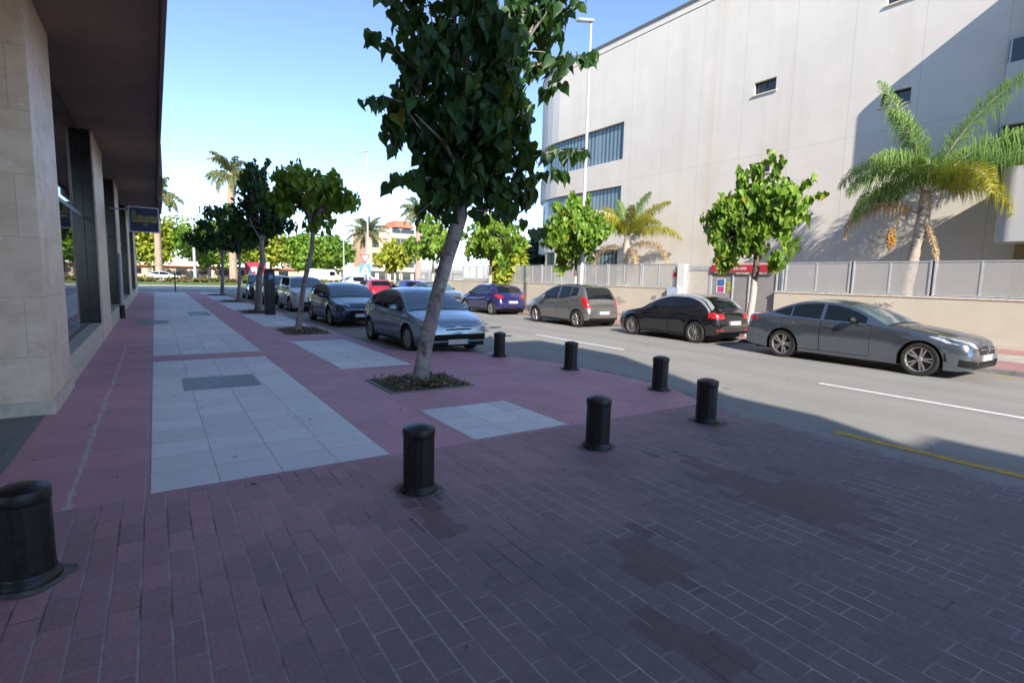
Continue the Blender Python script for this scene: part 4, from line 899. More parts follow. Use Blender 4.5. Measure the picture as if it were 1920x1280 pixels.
MB().add([(-.36, -.075, 1.76), (.36, -.075, 1.76), (0, -.075, 2.42)], [(0, 1, 2)]).build('face', M['whites'], t2)
fg = MB(); ribbon(fg, [(-.12, 1.8), (0, 2.0), (.02, 2.15), (.0, 2.0), (.1, 1.8)], .045, 'y', -.079); fg.build('walking_figure', M['black'], t2)
# far buildings
A = thing('apartment_building', 'distant orange and white apartment block with red tiled roof', 'building', (0, 135, 0))
MB().box(45.0, 50.6, 0, 12, 0, 13.0).build('orange_wall', M['orange'], A)
MB().box(50.62, 57.8, -.8, 12, 0, 13.6).build('white_wall', M['whiteb'], A)
rf = MB(); rf.add([(52.3, 0, 14.0), (57.9, 0, 14.0), (57.9, 12, 14.0), (52.3, 12, 14.0), (53.6, 2.5, 16.0), (57.2, 2.5, 16.0), (57.2, 9, 16.0), (53.6, 9, 16.0)], [(0, 1, 5, 4), (1, 2, 6, 5), (2, 3, 7, 6), (3, 0, 4, 7), (4, 5, 6, 7)]); rf.build('roof', M['roof'], A)
for k in range(4):
    z = 2.4 + k * 2.9
    MB().box(50.8, 57.6, -2.0, -.82, z, z + 1.2).build('balcony', M['whiteb'], A); MB().box(51.2, 57.2, -.84, -.802, z + 1.3, z + 2.5).build('window', M['winglass'], A)
    MB().box(46.2, 48.0, -.05, -.002, z + .4, z + 1.9).build('window', M['winglass'], A); MB().box(48.8, 50.0, -.7, -.002, z - .1, z + 1.1).build('balcony', M['whiteb'], A)
A = thing('low_building', 'distant low building with red tiled roof behind the park trees', 'building', (0, 150, 0))
MB().box(30, 44, 0, 12, 0, 8.3).build('wall', M['beige'], A); MB().add([(29, -1, 8.3), (45, -1, 8.3), (45, 13, 8.3), (29, 13, 8.3), (31, 6, 10.4), (43, 6, 10.4)], [(0, 1, 5, 4), (1, 2, 5), (2, 3, 4, 5), (3, 0, 4)]).build('roof', M['roof'], A)
for k in range(5): MB().box(31 + k * 2.6, 32.3 + k * 2.6, -.05, -.003, 4.5, 6.2).build('window', M['winglass'], A)
A = thing('shop_row', 'low pale row of distant shops beyond the roundabout', 'building', (0, 128, 0))
MB().box(30, 70, 3, 8, 0, 3.4).build('wall', M['whiteb'], A); MB().box(30, 70, 2.2, 2.98, 2.6, 2.8).build('awning', M['beige'], A)
for k in range(12): MB().box(31 + k * 3.1, 33.2 + k * 3.1, 2.94, 2.997, .4, 2.3).build('window', M['winglass'], A)
A = thing('park_kiosk', 'long low orange brick building beneath the park trees', 'building', (0, 130, 0))
MB().box(-14, 27, 0, 6, 0, 2.3).build('wall', M['beige'], A); MB().box(-14.5, 27.5, -.6, 6.5, 2.3, 2.6).build('roof', M['roof'], A)
for k in range(10): MB().box(-12 + k * 3.9, -10 + k * 3.9, -.04, -.003, .8, 1.9).build('window', M['winglass'], A)
# ------------------------------------------------------------------ cars
def interp(pts):
    xs = [p[0] for p in pts]; ys = [p[1] for p in pts]; n = len(xs)
    h = [xs[i + 1] - xs[i] for i in range(n - 1)]; d = [(ys[i + 1] - ys[i]) / h[i] for i in range(n - 1)]
    m = [0] * n; m[0] = d[0]; m[-1] = d[-1]
    for i in range(1, n - 1):
        if d[i - 1] * d[i] > 0:
            w1 = 2 * h[i] + h[i - 1]; w2 = h[i] + 2 * h[i - 1]; m[i] = (w1 + w2) / (w1 / d[i - 1] + w2 / d[i])
    def f(x):
        if x <= xs[0]: return ys[0]
        if x >= xs[-1]: return ys[-1]
        i = 0
        while x > xs[i + 1]: i += 1
        t = (x - xs[i]) / h[i]
        return (2 * t ** 3 - 3 * t * t + 1) * ys[i] + (t ** 3 - 2 * t * t + t) * h[i] * m[i] + (-2 * t ** 3 + 3 * t * t) * ys[i + 1] + (t ** 3 - t * t) * h[i] * m[i + 1]
    return f
class Car:
    def __init__(s, p):
        s.p = p; s.L = L = p['L']; s.W = p['W']; s.r = p.get('r', .315); s.sf = p['fo']; s.sr = p['fo'] + p['wb']
        s.zt = interp(p['top']); s.zb_ = interp(p['belt']); s.tum = p.get('tum', .36)
        s.plan = interp([(0, p.get('nose', .70)), (.04, .79), (.14, .885), (.35, .955), (.8, .99), (1.3, 1), (L - 1.2, 1), (L - .6, .975), (L - .25, .93), (L - .08, .87), (L, .79)])
        s.base = interp([(0, .30), (.05, .21), (.3, .17), (1, .19), (L - 1, .20), (L - .3, .25), (L - .05, .30), (L, .36)])
        s.cr = p.get('crown', .055)
    def zb(s, x): return min(s.zb_(x), s.zt(x) - .012)
    def zl(s, x):
        z = s.base(x); Ra = s.r + .06
        for c in (s.sf, s.sr):
            d = abs(x - c)
            if d < Ra: z = max(z, s.r + math.sqrt(Ra * Ra - d * d) * 1.0 - .01)
        return z
    def ys(s, x, z):
        zb = s.zb(x); t = (z - .20) / max(.2, zb - .20); t = max(0, min(1, t))
        prof = .94 + .06 * math.sin(min(1, t * 1.5) * PI / 2) - .055 * max(0, (t - .62) / .38) ** 1.6 + .008 * math.exp(-((t - .78) / .05) ** 2)
        fl = 0
        for c in (s.sf, s.sr):
            d = math.hypot(x - c, z - s.r); fl = max(fl, math.exp(-((d - s.r - .06) / .11) ** 2))
        return s.W / 2 * s.plan(x) * prof + .016 * fl * (1 if t < .95 else .4)
    def ze(s, x): return max(s.zb(x), s.zt(x) - s.cr)
    def sect(s, x):
        zl, zb, ze, zt = s.zl(x), s.zb(x), s.ze(x), s.zt(x); pts = []
        NS = 11
        zl = min(zl, zb - .03)
        for i in range(NS + 1):
            z = zl + (zb - zl) * i / NS; pts.append((s.ys(x, z), z))
        yb = pts[-1][0]
        for i in range(1, 6):
            z = zb + (ze - zb) * i / 5 + .0006 * i; q = (z - zb); pts.append((yb - q * s.tum - .10 * q * q - .0015 * i, z))
        ye, z0 = pts[-1]
        z0 = min(z0, zt - .001)
        for i in range(1, 9):
            u = i / 8; a = u * PI / 2
            pts.append((ye * (1 - u) if i < 8 else 0, z0 + (zt - z0) * (1 - (1 - u) ** 2.6)))
        return pts
    def build(s, T):
        p = s.p; L = s.L
        st = {0, .012, .03, .06, .1, .15, L, L - .012, L - .03, L - .06, L - .1, L - .15}
        x = .2
        while x < L - .2: st.add(round(x, 3)); x += .055
        for c in (s.sf, s.sr):
            Ra = s.r + .06
            for k in range(-12, 13): st.add(c + Ra * math.sin(k / 12 * PI / 2) * .9999)
            st.add(c - Ra - .002); st.add(c + Ra + .002)
        st = sorted(st); st = [a for i, a in enumerate(st) if i == 0 or a - st[i - 1] > .0012]
        mb = MB(); secs = [s.sect(x) for x in st]; n = len(secs[0])
        for x, sec in zip(st, secs):
            for y, z in sec: mb.v.append((y, L / 2 - x, z))
            for y, z in sec[:-1]: mb.v.append((-y, L / 2 - x, z))
            mb.v.append((0, L / 2 - x, sec[0][1]))
        m = 2 * n
        def R_(i, k): return i * m + k
        def Lf(i, k): return i * m + (n + k if k < n - 1 else n - 1)
        F = mb.f
        for i in range(len(st) - 1):
            for k in range(n - 1):
                F.append([R_(i, k), R_(i, k + 1), R_(i + 1, k + 1), R_(i + 1, k)]); mb.m.append(0)
                F.append([Lf(i, k + 1), Lf(i, k), Lf(i + 1, k), Lf(i + 1, k + 1)]); mb.m.append(0)
            c0, c1 = i * m + m - 1, (i + 1) * m + m - 1
            F.append([c0, R_(i, 0), R_(i + 1, 0), c1]); mb.m.append(1); F.append([Lf(i, 0), c0, c1, Lf(i + 1, 0)]); mb.m.append(1)
        for i, rev in ((0, False), (len(st) - 1, True)):
            ring = [R_(i, k) for k in range(n)] + [Lf(i, k) for k in range(n - 2, -1, -1)]
            F.append(list(reversed(ring)) if not rev else ring); mb.m.append(0)
        s.bvh = BVHTree.FromPolygons([Vector(v) for v in mb.v], F)
        body = mb.build('body', [p['paint'], M['black']], T, smooth=38)
        s.T = T
        MB().box(-s.W / 2 + .24, s.W / 2 - .24, -L / 2 + .25, L / 2 - .25, .17, .66).build('underbody', M['black'], T)
        return body
    # decals lofted between two 3D polylines, snapped to the nearest body surface, raised by off
    def loft(s, lo, hi, m, name, parent, off=.004, cols=14, rows=6, cast=None, smooth=60):
        def samp(P, t):
            t *= len(P) - 1; i = min(int(t), len(P) - 2); return Vector(P[i]).lerp(Vector(P[i + 1]), t - i)
        mb = MB(); ok = True
        for j in range(rows + 1):
            for i in range(cols + 1):
                q = samp(lo, i / cols).lerp(samp(hi, i / cols), j / rows)
                if cast is not None:
                    c = Vector(cast); h = s.bvh.ray_cast(q - c * 3, c)
                    if h[0] is None: h = s.bvh.find_nearest(q)
                else: h = s.bvh.find_nearest(q)
                nn = h[1]
                if nn.dot(q - h[0]) < 0 and cast is None: pass
                mb.v.append(tuple(h[0] + nn * off))
        # skirt
        w_ = cols + 1
        for j in range(rows):
            for i in range(cols):
                a = j * w_ + i; mb.f.append([a, a + 1, a + w_ + 1, a + w_]); mb.m.append(0)
        ring = [i for i in range(w_)] + [j * w_ + cols for j in range(1, rows + 1)] + [rows * w_ + i for i in range(cols - 1, -1, -1)] + [j * w_ for j in range(rows - 1, 0, -1)]
        b = len(mb.v)
        ctr = sum((Vector(v) for v in mb.v), Vector()) / len(mb.v)
        for k in ring:
            h = s.bvh.find_nearest(Vector(mb.v[k])); mb.v.append(tuple(h[0] - h[1] * .004))
        for k in range(len(ring)):
            k2 = (k + 1) % len(ring); mb.f.append([ring[k], b + k, b + k2, ring[k2]]); mb.m.append(0)
        # consistent outward orientation
        a, b_, c_ = (Vector(mb.v[i]) for i in mb.f[(rows // 2) * cols + cols // 2][:3])
        h = s.bvh.find_nearest(a)
        if (b_ - a).cross(c_ - a).dot(h[1]) < 0: mb.f = [list(reversed(f)) for f in mb.f]
        return mb.build(name, m, parent, smooth=smooth)
    def Y(s, x): return s.L / 2 - x
    def side_patch(s, sgn, curve, m, name, parent, off=.004, cols=14, rows=6):
        lo = [(sgn * 1.2, s.Y(x), a) for x, a, b in curve]; hi = [(sgn * 1.2, s.Y(x), b) for x, a, b in curve]
        return s.loft(lo, hi, m, name, parent, off, cols, rows, cast=(-sgn, 0, 0))
    def strip(s, pts, wd, m, name, parent, off=.0025, sgn=1):
        """thin line on the body side through (x, z) points"""
        P = [Vector((x, z)) for x, z in pts]; lo = []; hi = []
        for i, q in enumerate(P):
            t = (P[min(i + 1, len(P) - 1)] - P[max(i - 1, 0)]).normalized(); nn = Vector((-t.y, t.x)) * wd / 2
            lo.append((sgn * 1.2, s.Y(q.x - nn.x), q.y - nn.y)); hi.append((sgn * 1.2, s.Y(q.x + nn.x), q.y + nn.y))
        return s.loft(lo, hi, m, name, parent, off, max(6, 4 * len(P)), 1, cast=(-sgn, 0, 0))
def wheel(T, x, y, r, sgn, style, wd=.2):
    alloy = M['darkalloy'] if style == 'bicolour' else M['alloy']
    Mx = Matrix.Translation((x, y, r)) @ Matrix.Rotation(PI / 2 * sgn, 4, 'Y')     # local +z points outwards
    rr = r * (.735 if style == 'bicolour' else .69)
    W_ = MB().lathe([(.0, -.06), (rr * .98, -.06), (rr * .98, .035), (.0, .03)], 28, 0, Mx).build('wheel', M['black'], T, smooth=40)
    MB().lathe([(rr * .97, -wd / 2), (r * .93, -wd / 2), (r * .99, -wd * .36), (r, -wd * .2), (r, wd * .2), (r * .99, wd * .36), (r * .95, wd * .48), (rr * 1.08, wd * .5), (rr * 1.0, wd * .44), (rr * .97, wd * .2)], 40, 0, Mx).build('tyre', M['tyre'], W_, smooth=50)
    rb = MB(); rb.lathe([(rr * .90, .02), (rr * .93, .075), (rr * 1.01, .088), (rr * 1.015, .02)], 40, 0, Mx)
    ns, wsp, tw = dict(bicolour=(5, .10, 1), spoke10=(10, .085, 0), spoke5=(6, .15, 0), multi=(12, .06, 0), cover=(7, .2, 0))[style]
    for k in range(ns):
        a0 = 2 * PI * k / ns + .3
        for da in ((-.17, .17) if tw else (0,)):
            A = Mx @ Matrix.Rotation(a0 + da, 4, 'Z')
            h = rr * wsp
            vs = [A @ Vector(q) for q in ((rr * .16, -h * .8, .035), (rr * .16, h * .8, .035), (rr * .93, h * (1.1 if not tw else .7), .07), (rr * .93, -h * (1.1 if not tw else .7), .07), (rr * .16, -h * .8, .07), (rr * .16, h * .8, .07), (rr * .93, h * .55, .088), (rr * .93, -h * .55, .088))]
            rb.add(vs, [(4, 5, 6, 7), (0, 4, 7, 3), (1, 2, 6, 5), (0, 1, 5, 4), (2, 3, 7, 6)])
    rb.lathe([(.001, .04), (rr * .24, .04), (rr * .24, .078), (rr * .17, .09), (.001, .092)], 20, 0, Mx)
    rb.build('rim', M['alloy'], W_, smooth=40)
    return W_
def car(spec, label, loc, rz, group='cars parked along the street'):
    c = Car(spec); L, W = c.L, c.W
    T = thing(spec.get('name', 'parked_car'), label, spec.get('cat', 'car'), loc, rz, group)
    body = c.build(T); P = spec['paint']; g = spec['glass']; detail = spec.get('detail', 2)
    if 'roofpaint' in spec: pass
    # windscreen and rear window
    def topwin(x0, x1, name, inset, m=M['carglass'], par=T, off=.004):
        lo = []; hi = []
        for i in range(9):
            x = x0 + (x1 - x0) * i / 8
            sec = c.sect(x); ye = sec[16][0] - inset
            lo.append((-ye, c.Y(x), 0)); hi.append((ye, c.Y(x), 0))
        return c.loft(lo, hi, m, name, par, off, 16, 12, cast=(0, 0, -1), smooth=70)
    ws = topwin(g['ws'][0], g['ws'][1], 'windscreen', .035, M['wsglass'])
    topwin(g['rw'][0], g['rw'][1], 'rear_window', g.get('rwi', .06))
    rl = [(0, c.Y(g['ws'][0] - .02), 0)]
    # black cowl under the windscreen with wipers
    lo = []; hi = []
    for i in range(9):
        u = -1 + i / 4; yy = u * (c.sect(g['ws'][0])[16][0] - .04); bow = .05 * u * u
        lo.append((yy, c.Y(g['ws'][0] - .075 + bow), 0)); hi.append((yy, c.Y(g['ws'][0] + .0), 0))
    c.loft(lo, hi, M['black'], 'cowl', T, .0055, 16, 2, cast=(0, 0, -1))
    for sgn in (-1, 1):
        # side windows
        for (a, b) in g['side']:
            cv = []
            N = 14
            for i in range(N + 1):
                x = a + (b - a) * i / N
                zlo = c.zb(x) + .025; zhi = c.ze(x) - .045
                cut = g.get('rearcut')
                if cut and x > cut[0]: zlo += (x - cut[0]) * cut[1]
                if zhi - zlo < .012: zhi = zlo + .012
                cv.append((x, zlo, zhi))
            c.side_patch(sgn, cv, M['carglass'], 'side_window', T, .0045, 16, 8)
        if detail > 1:
            a, b = g['side'][0][0], g['side'][-1][1]
            if spec.get('chrome'):
                c.strip([(a + (b - a) * i / 16, c.zb(a + (b - a) * i / 16) + .012) for i in range(17)], .018, M['chrome'], 'window_trim', T, .006, sgn)
            # doors: paint panels standing 2 mm proud, with dark gaps between them
            for k, (d0, d1) in enumerate(spec['doors']):
                def edge(x, e):
                    return x
                cv = []; cg = []
                for i in range(13):
                    x = d0 + (d1 - d0) * i / 12
                    zlo = max(.28, c.zl(x) + .045); zhi = c.zb(x) - .004
                    cv.append((x, zlo, zhi)); xx = d0 - .009 + (d1 - d0 + .018) * i / 12; cg.append((xx, max(.268, c.zl(xx) + .033), c.zb(xx) + .006))
                c.side_patch(sgn, cg, M['gap'], 'door_gap', T, .0012, 22, 12)
                dr = c.side_patch(sgn, cv, P, 'door', T, .0035, 22, 14)
                hx = d1 - .2; hz = c.zb(hx) - .11; h = c.bvh.ray_cast(Vector((sgn * 2, c.Y(hx), hz)), Vector((-sgn, 0, 0)))
                if h[0] is not None:
                    x0 = h[0].x; hb = MB(); hb.box(min(x0, x0 + sgn * .035), max(x0, x0 + sgn * .035), h[0].y - .09, h[0].y + .09, hz - .014, hz + .016)
                    hb.build('handle', M['chrome'] if spec.get('chrome') else P, dr, bevel=.008)
            # sill trim
            x0, x1 = c.sf + c.r + .09, c.sr - c.r - .09
            c.side_patch(sgn, [(x0 + (x1 - x0) * i / 8, .2, .262) for i in range(9)], M['black'] if not spec.get('sillpaint') else P, 'sill_trim', T, .006, 16, 2)
        # mirror
        mx = g['side'][0][0] + .22; my = c.ys(mx, c.zb(mx)) ; mz = c.zb(mx) + .085
        mm = MB(); Mx = Matrix.Translation((sgn * (my + .12), c.Y(mx), mz)) @ Matrix.Diagonal((.115, .07, .075, 1))
        mm.lathe([(.001, -1), (.5, -.87), (.87, -.5), (1, 0), (.87, .5), (.5, .87), (.001, 1)], 14, 0, Mx); mi = mm.build('mirror', M['black'] if spec.get('blackmirror') else P, T, smooth=80)
        st_ = MB(); st_.tube([(sgn * (my - .05), c.Y(mx), mz - .06), (sgn * (my + .06), c.Y(mx), mz - .03)], .022, 8); st_.build('stalk', M['black'], mi)
        gm = MB(); gm.box(min(sgn * (my + .04), sgn * (my + .2)), max(sgn * (my + .04), sgn * (my + .2)), c.Y(mx) - .075, c.Y(mx) - .066, mz - .05, mz + .05); gm.build('mirror_glass', M['chrome'], mi)
        for x in (c.sf, c.sr): wheel(T, sgn * (W / 2 - .115), c.Y(x), c.r, sgn, spec['rim'])
        # lights: (name, material, lower line, upper line) of (x across, s from front, z)
        for nm, m, lo, hi in spec['lights']:
            f = lambda q: (sgn * q[0], c.Y(q[1]), q[2])
            c.loft([f(q) for q in lo], [f(q) for q in hi], m, nm, T, .006, 12, 8)
    for nm, m, lo, hi, off in spec.get('panels', ()):
        f = lambda q: (q[0], c.Y(q[1]), q[2])
        c.loft([f(q) for q in lo], [f(q) for q in hi], m, nm, T, off, 16, 4)
    pf, pr = spec.get('plates', (.42, .75))
    for sign, z, base in ((1, pf, 0), (-1, pr, L)):
        yy = L / 2 + .02 if sign > 0 else -L / 2 - .02
        h = c.bvh.ray_cast(Vector((0, sign * 4, z)), Vector((0, -sign, 0)))
        if h[0] is not None:
            y0 = h[0].y
            pl_ = MB(); pl_.box(-.26, .26, min(y0 - .02 * sign, y0 + .022 * sign), max(y0 - .02 * sign, y0 + .022 * sign), z - .055, z + .055); q = pl_.build('number_plate', M['plate'], T)
            bl_ = MB(); bl_.box(-.258, -.215, min(y0 + .0225 * sign, y0 + .024 * sign), max(y0 + .0225 * sign, y0 + .024 * sign), z - .052, z + .052); bl_.build('blue_band', M['blue'], q)
    for fn in spec.get('extra', ()): fn(c, T)
    return T
def pt(name, col, **k): return paint(name, col, **k)
def front_basic(W, z=.62, wid=.5): return [('headlight', M['lens'], [(W * .30, .0, z - .06), (W * .47, .18, z - .03)], [(W * .32, .08, z + .05), (W * .47, .42, z + .12)])]
def grille(x, z0, z1, s0=-.1): return ('grille', M['black'], [(-x, s0, z0), (0, s0, z0), (x, s0, z0)], [(-x * .95, s0, z1), (0, s0, z1), (x * .95, s0, z1)], .005)

# pale blue coupe hatchback -----------------------------------------------------------
def chevrons(c, T):
    for dz, x1 in ((.70, .36), ):
        mb = MB()
        for z0, amp, w_, hx in ((.672, .055, .03, .34), ):
            pass
    lo = [(-.36, c.Y(-.1), .655), (-.1, c.Y(-.1), .655), (0, c.Y(-.1), .70), (.1, c.Y(-.1), .655), (.36, c.Y(-.1), .655)]
    c.loft([(x, y, z) for x, y, z in lo], [(x, y, z + .03) for x, y, z in lo], M['black'], 'chevron_bar', T, .008, 32, 2)
    lo2 = [(-.09, c.Y(-.1), .635), (0, c.Y(-.1), .672), (.09, c.Y(-.1), .635)]
    c.loft(lo2, [(x, y, z + .014) for x, y, z in lo2], M['chrome'], 'chevron_badge', T, .011, 16, 2)
coupe = dict(L=4.26, W=1.78, fo=.90, wb=2.61, r=.315, paint=pt('pale_blue_paint', (.27, .35, .42), metal=.45, rough=.26), tum=.40, nose=.74,
    top=[(0, .60), (.02, .68), (.10, .745), (.45, .85), (.95, .955), (1.02, .975), (1.45, 1.215), (1.9, 1.40), (2.35, 1.465), (2.8, 1.45), (3.3, 1.35), (3.75, 1.19), (4.02, 1.06), (4.12, .96), (4.2, .9), (4.26, .70)],
    belt=[(0, .56), (.1, .68), (.5, .79), (1.0, .88), (2.5, .93), (3.6, .98), (4.1, .97), (4.26, .66)],
    glass=dict(ws=(1.05, 1.93), rw=(3.1, 3.95), side=[(1.3, 2.62), (2.67, 3.75)], rearcut=(3.2, .1)), doors=[(1.32, 2.62)], rim='cover',
    lights=[('headlight', M['lens'], [(.45, .03, .60), (.62, .06, .60), (.80, .22, .66)], [(.52, .16, .74), (.66, .32, .79), (.80, .60, .80)]), ('tail_light', M['redlens'], [(.62, 4.26, .7), (.82, 4.05, .75)], [(.6, 4.22, .9), (.8, 4.0, .95)])],
    panels=[('lower_grille', M['gap'], [(-.78, -.02, .33), (0, -.1, .33), (.78, -.02, .33)], [(-.74, -.02, .47), (0, -.1, .47), (.74, -.02, .47)], .006), ('upper_grille', M['gap'], [(-.30, -.1, .565), (0, -.1, .565), (.30, -.1, .565)], [(-.34, -.1, .60), (0, -.1, .60), (.34, -.1, .60)], .006)],
    plates=(.30, .8), extra=[chevrons])
car(coupe, 'pale blue coupe hatchback in the shade, nearest of the left parked row, facing the camera', (5.66, 12.86, ROAD), PI)
hatch_top = [(0, .60), (.02, .68), (.12, .76), (.5, .86), (.9, .95), (1.0, .98), (1.4, 1.21), (1.85, 1.39), (2.3, 1.45), (2.9, 1.43), (3.5, 1.35), (3.8, 1.24), (4.1, 1.02), (4.25, .95), (4.33, .85), (4.37, .66)]
hatch_belt = [(0, .55), (.1, .68), (.5, .79), (1.0, .89), (2.5, .93), (3.8, 1.0), (4.2, .95), (4.37, .62)]
blue_grey = dict(L=4.37, W=1.79, fo=.93, wb=2.64, r=.325, paint=pt('blue_grey_paint', (.055, .085, .125), metal=.5, rough=.25), top=hatch_top, belt=hatch_belt,
    glass=dict(ws=(1.06, 1.88), rw=(3.72, 4.08), side=[(1.32, 2.38), (2.46, 3.55)]), doors=[(1.35, 2.42), (2.44, 3.3)], rim='spoke5',
    lights=[('headlight', M['lens'], [(.42, .05, .66), (.82, .32, .71)], [(.42, .12, .70), (.82, .5, .78)]), ('tail_light', M['redlens'], [(.5, 4.36, .8), (.84, 4.1, .8)], [(.5, 4.3, .92), (.82, 4.05, .95)])],
    panels=[('lower_grille', M['gap'], [(-.72, 0, .26), (0, -.1, .26), (.72, 0, .26)], [(-.4, -.1, .55), (0, -.1, .57), (.4, -.1, .55)], .006), ('upper_grille', M['gap'], [(-.5, -.1, .66), (0, -.1, .64), (.5, -.1, .66)], [(-.5, -.1, .68), (0, -.1, .68), (.5, -.1, .68)], .006)], plates=(.40, .8))
car(blue_grey, 'dark blue-grey hatchback parked behind the pale blue coupe on the left', (5.75, 19.9, ROAD), PI)
suv_top = [(0, .66), (.02, .78), (.1, .90), (.5, .99), (.95, 1.06), (1.05, 1.1), (1.45, 1.34), (1.8, 1.53), (2.2, 1.6), (3.0, 1.6), (3.6, 1.54), (3.95, 1.3), (4.1, 1.12), (4.2, 1.0), (4.25, .7)]
suv_belt = [(0, .62), (.1, .8), (.5, .92), (1.0, 1.0), (2.5, 1.04), (3.6, 1.1), (4.1, 1.06), (4.25, .66)]
white_suv = dict(L=4.25, W=1.8, fo=.88, wb=2.57, r=.34, paint=pt('white_paint', (.70, .70, .69), metal=0, rough=.3), top=suv_top, belt=suv_belt,
    glass=dict(ws=(1.1, 1.83), rw=(3.62, 4.0), side=[(1.35, 2.35), (2.42, 3.5)]), doors=[(1.36, 2.36), (2.38, 3.25)], rim='spoke5',
    lights=[('headlight', M['lens'], [(.55, .04, .72), (.8, .25, .76)], [(.55, .1, .86), (.8, .42, .9)]), ('tail_light', M['redlens'], [(.6, 4.25, .8), (.84, 4.05, .82)], [(.6, 4.2, 1.02), (.82, 4.0, 1.05)])],
    panels=[('lower_grille', M['gap'], [(-.6, -.05, .32), (0, -.1, .32), (.6, -.05, .32)], [(-.55, -.05, .46), (0, -.1, .46), (.55, -.05, .46)], .006), grille(.3, .62, .69)], plates=(.52, .8))
car(white_suv, 'white compact SUV in the left parked row beyond the dark blue-grey hatchback', (5.95, 27.4, ROAD), PI)
dark_green = dict(white_suv, paint=pt('dark_teal_paint', (.03, .06, .065), metal=.4, rough=.25)); car(dark_green, 'dark teal car half hidden behind the parking meter', (5.75, 33.6, ROAD), PI)
van_like = dict(white_suv, paint=pt('dark_navy_paint', (.02, .035, .05), metal=.4, rough=.25)); car(van_like, 'dark navy car at the far end of the left parked row', (5.75, 39.3, ROAD), PI)

# dark grey saloon ---------------------------------------------------------------------
def star(c, T):
    h = c.bvh.ray_cast(Vector((0, 4, .60)), Vector((0, -1, 0))); y = h[0].y + .02
    mb = MB(); ring = [(.085 * math.cos(2 * PI * k / 24), y, .60 + .085 * math.sin(2 * PI * k / 24)) for k in range(25)]; mb.tube(ring, .009, 6)
    for k in range(3):
        a = PI / 2 + 2 * PI * k / 3; mb.tube([(0, y, .60), (.08 * math.cos(a), y, .60 + .08 * math.sin(a))], [.014, .004], 6)
    mb.build('star_badge', M['chrome'], T, smooth=60)
    for sg in (-1, 1):
        mb = MB(); mb.box(min(sg * .1, sg * .40), max(sg * .1, sg * .40), y - .03, y - .005, .585, .615); mb.build('grille_bar', M['chrome'], T)
saloon_top = [(0, .52), (.015, .60), (.06, .70), (.2, .78), (.6, .885), (1.1, .965), (1.42, 1.0), (1.8, 1.17), (2.2, 1.335), (2.6, 1.42), (2.95, 1.44), (3.3, 1.41), (3.7, 1.30), (4.05, 1.155), (4.25, 1.085), (4.5, 1.06), (4.66, 1.03), (4.70, .98), (4.74, .66)]
saloon_belt = [(0, .48), (.06, .62), (.2, .70), (.6, .79), (1.1, .875), (1.5, .925), (2.5, .955), (3.6, .985), (4.2, .985), (4.6, .95), (4.74, .6)]
saloon = dict(L=4.74, W=1.82, fo=.82, wb=2.86, r=.335, paint=pt('dark_grey_metallic_paint', (.165, .19, .225), metal=.8, rough=.27, dirt=.12), top=saloon_top, belt=saloon_belt, chrome=True, blackmirror=True, sillpaint=True, nose=.66, tum=.42,
    glass=dict(ws=(1.46, 2.3), rw=(3.45, 4.18), side=[(1.86, 2.75), (2.83, 3.5), (3.54, 3.95)], rearcut=(3.5, .14)), doors=[(1.75, 2.79), (2.81, 3.72)], rim='bicolour',
    lights=[('headlight', M['lens'], [(.46, .05, .60), (.62, .10, .61), (.84, .42, .70)], [(.50, .16, .69), (.68, .3, .755), (.84, .72, .80)]), ('tail_light', M['redlens'], [(.50, 4.72, .86), (.72, 4.68, .86), (.88, 4.40, .88)], [(.50, 4.7, .97), (.72, 4.63, .98), (.86, 4.42, .98)]), ('bumper_intake', M['gap'], [(.46, -.02, .26), (.84, .2, .27)], [(.50, -.02, .36), (.80, .2, .42)], ), ('side_vent', M['gap'], [(.9, .36, .34), (.9, .41, .34)], [(.9, .40, .52), (.9, .425, .52)])],
    panels=[('grille', M['black'], [(-.42, -.1, .50), (0, -.1, .50), (.42, -.1, .50)], [(-.40, -.1, .69), (0, -.1, .70), (.40, -.1, .69)], .006), ('bumper_intake', M['gap'], [(-.40, -.1, .25), (0, -.1, .25), (.40, -.1, .25)], [(-.42, -.1, .36), (0, -.1, .36), (.42, -.1, .36)], .006)], plates=(.43, .68), extra=[star])
car(saloon, 'dark grey metallic saloon facing right, nearest car of the far parked row', (13.62, 5.98, ROAD), PI)

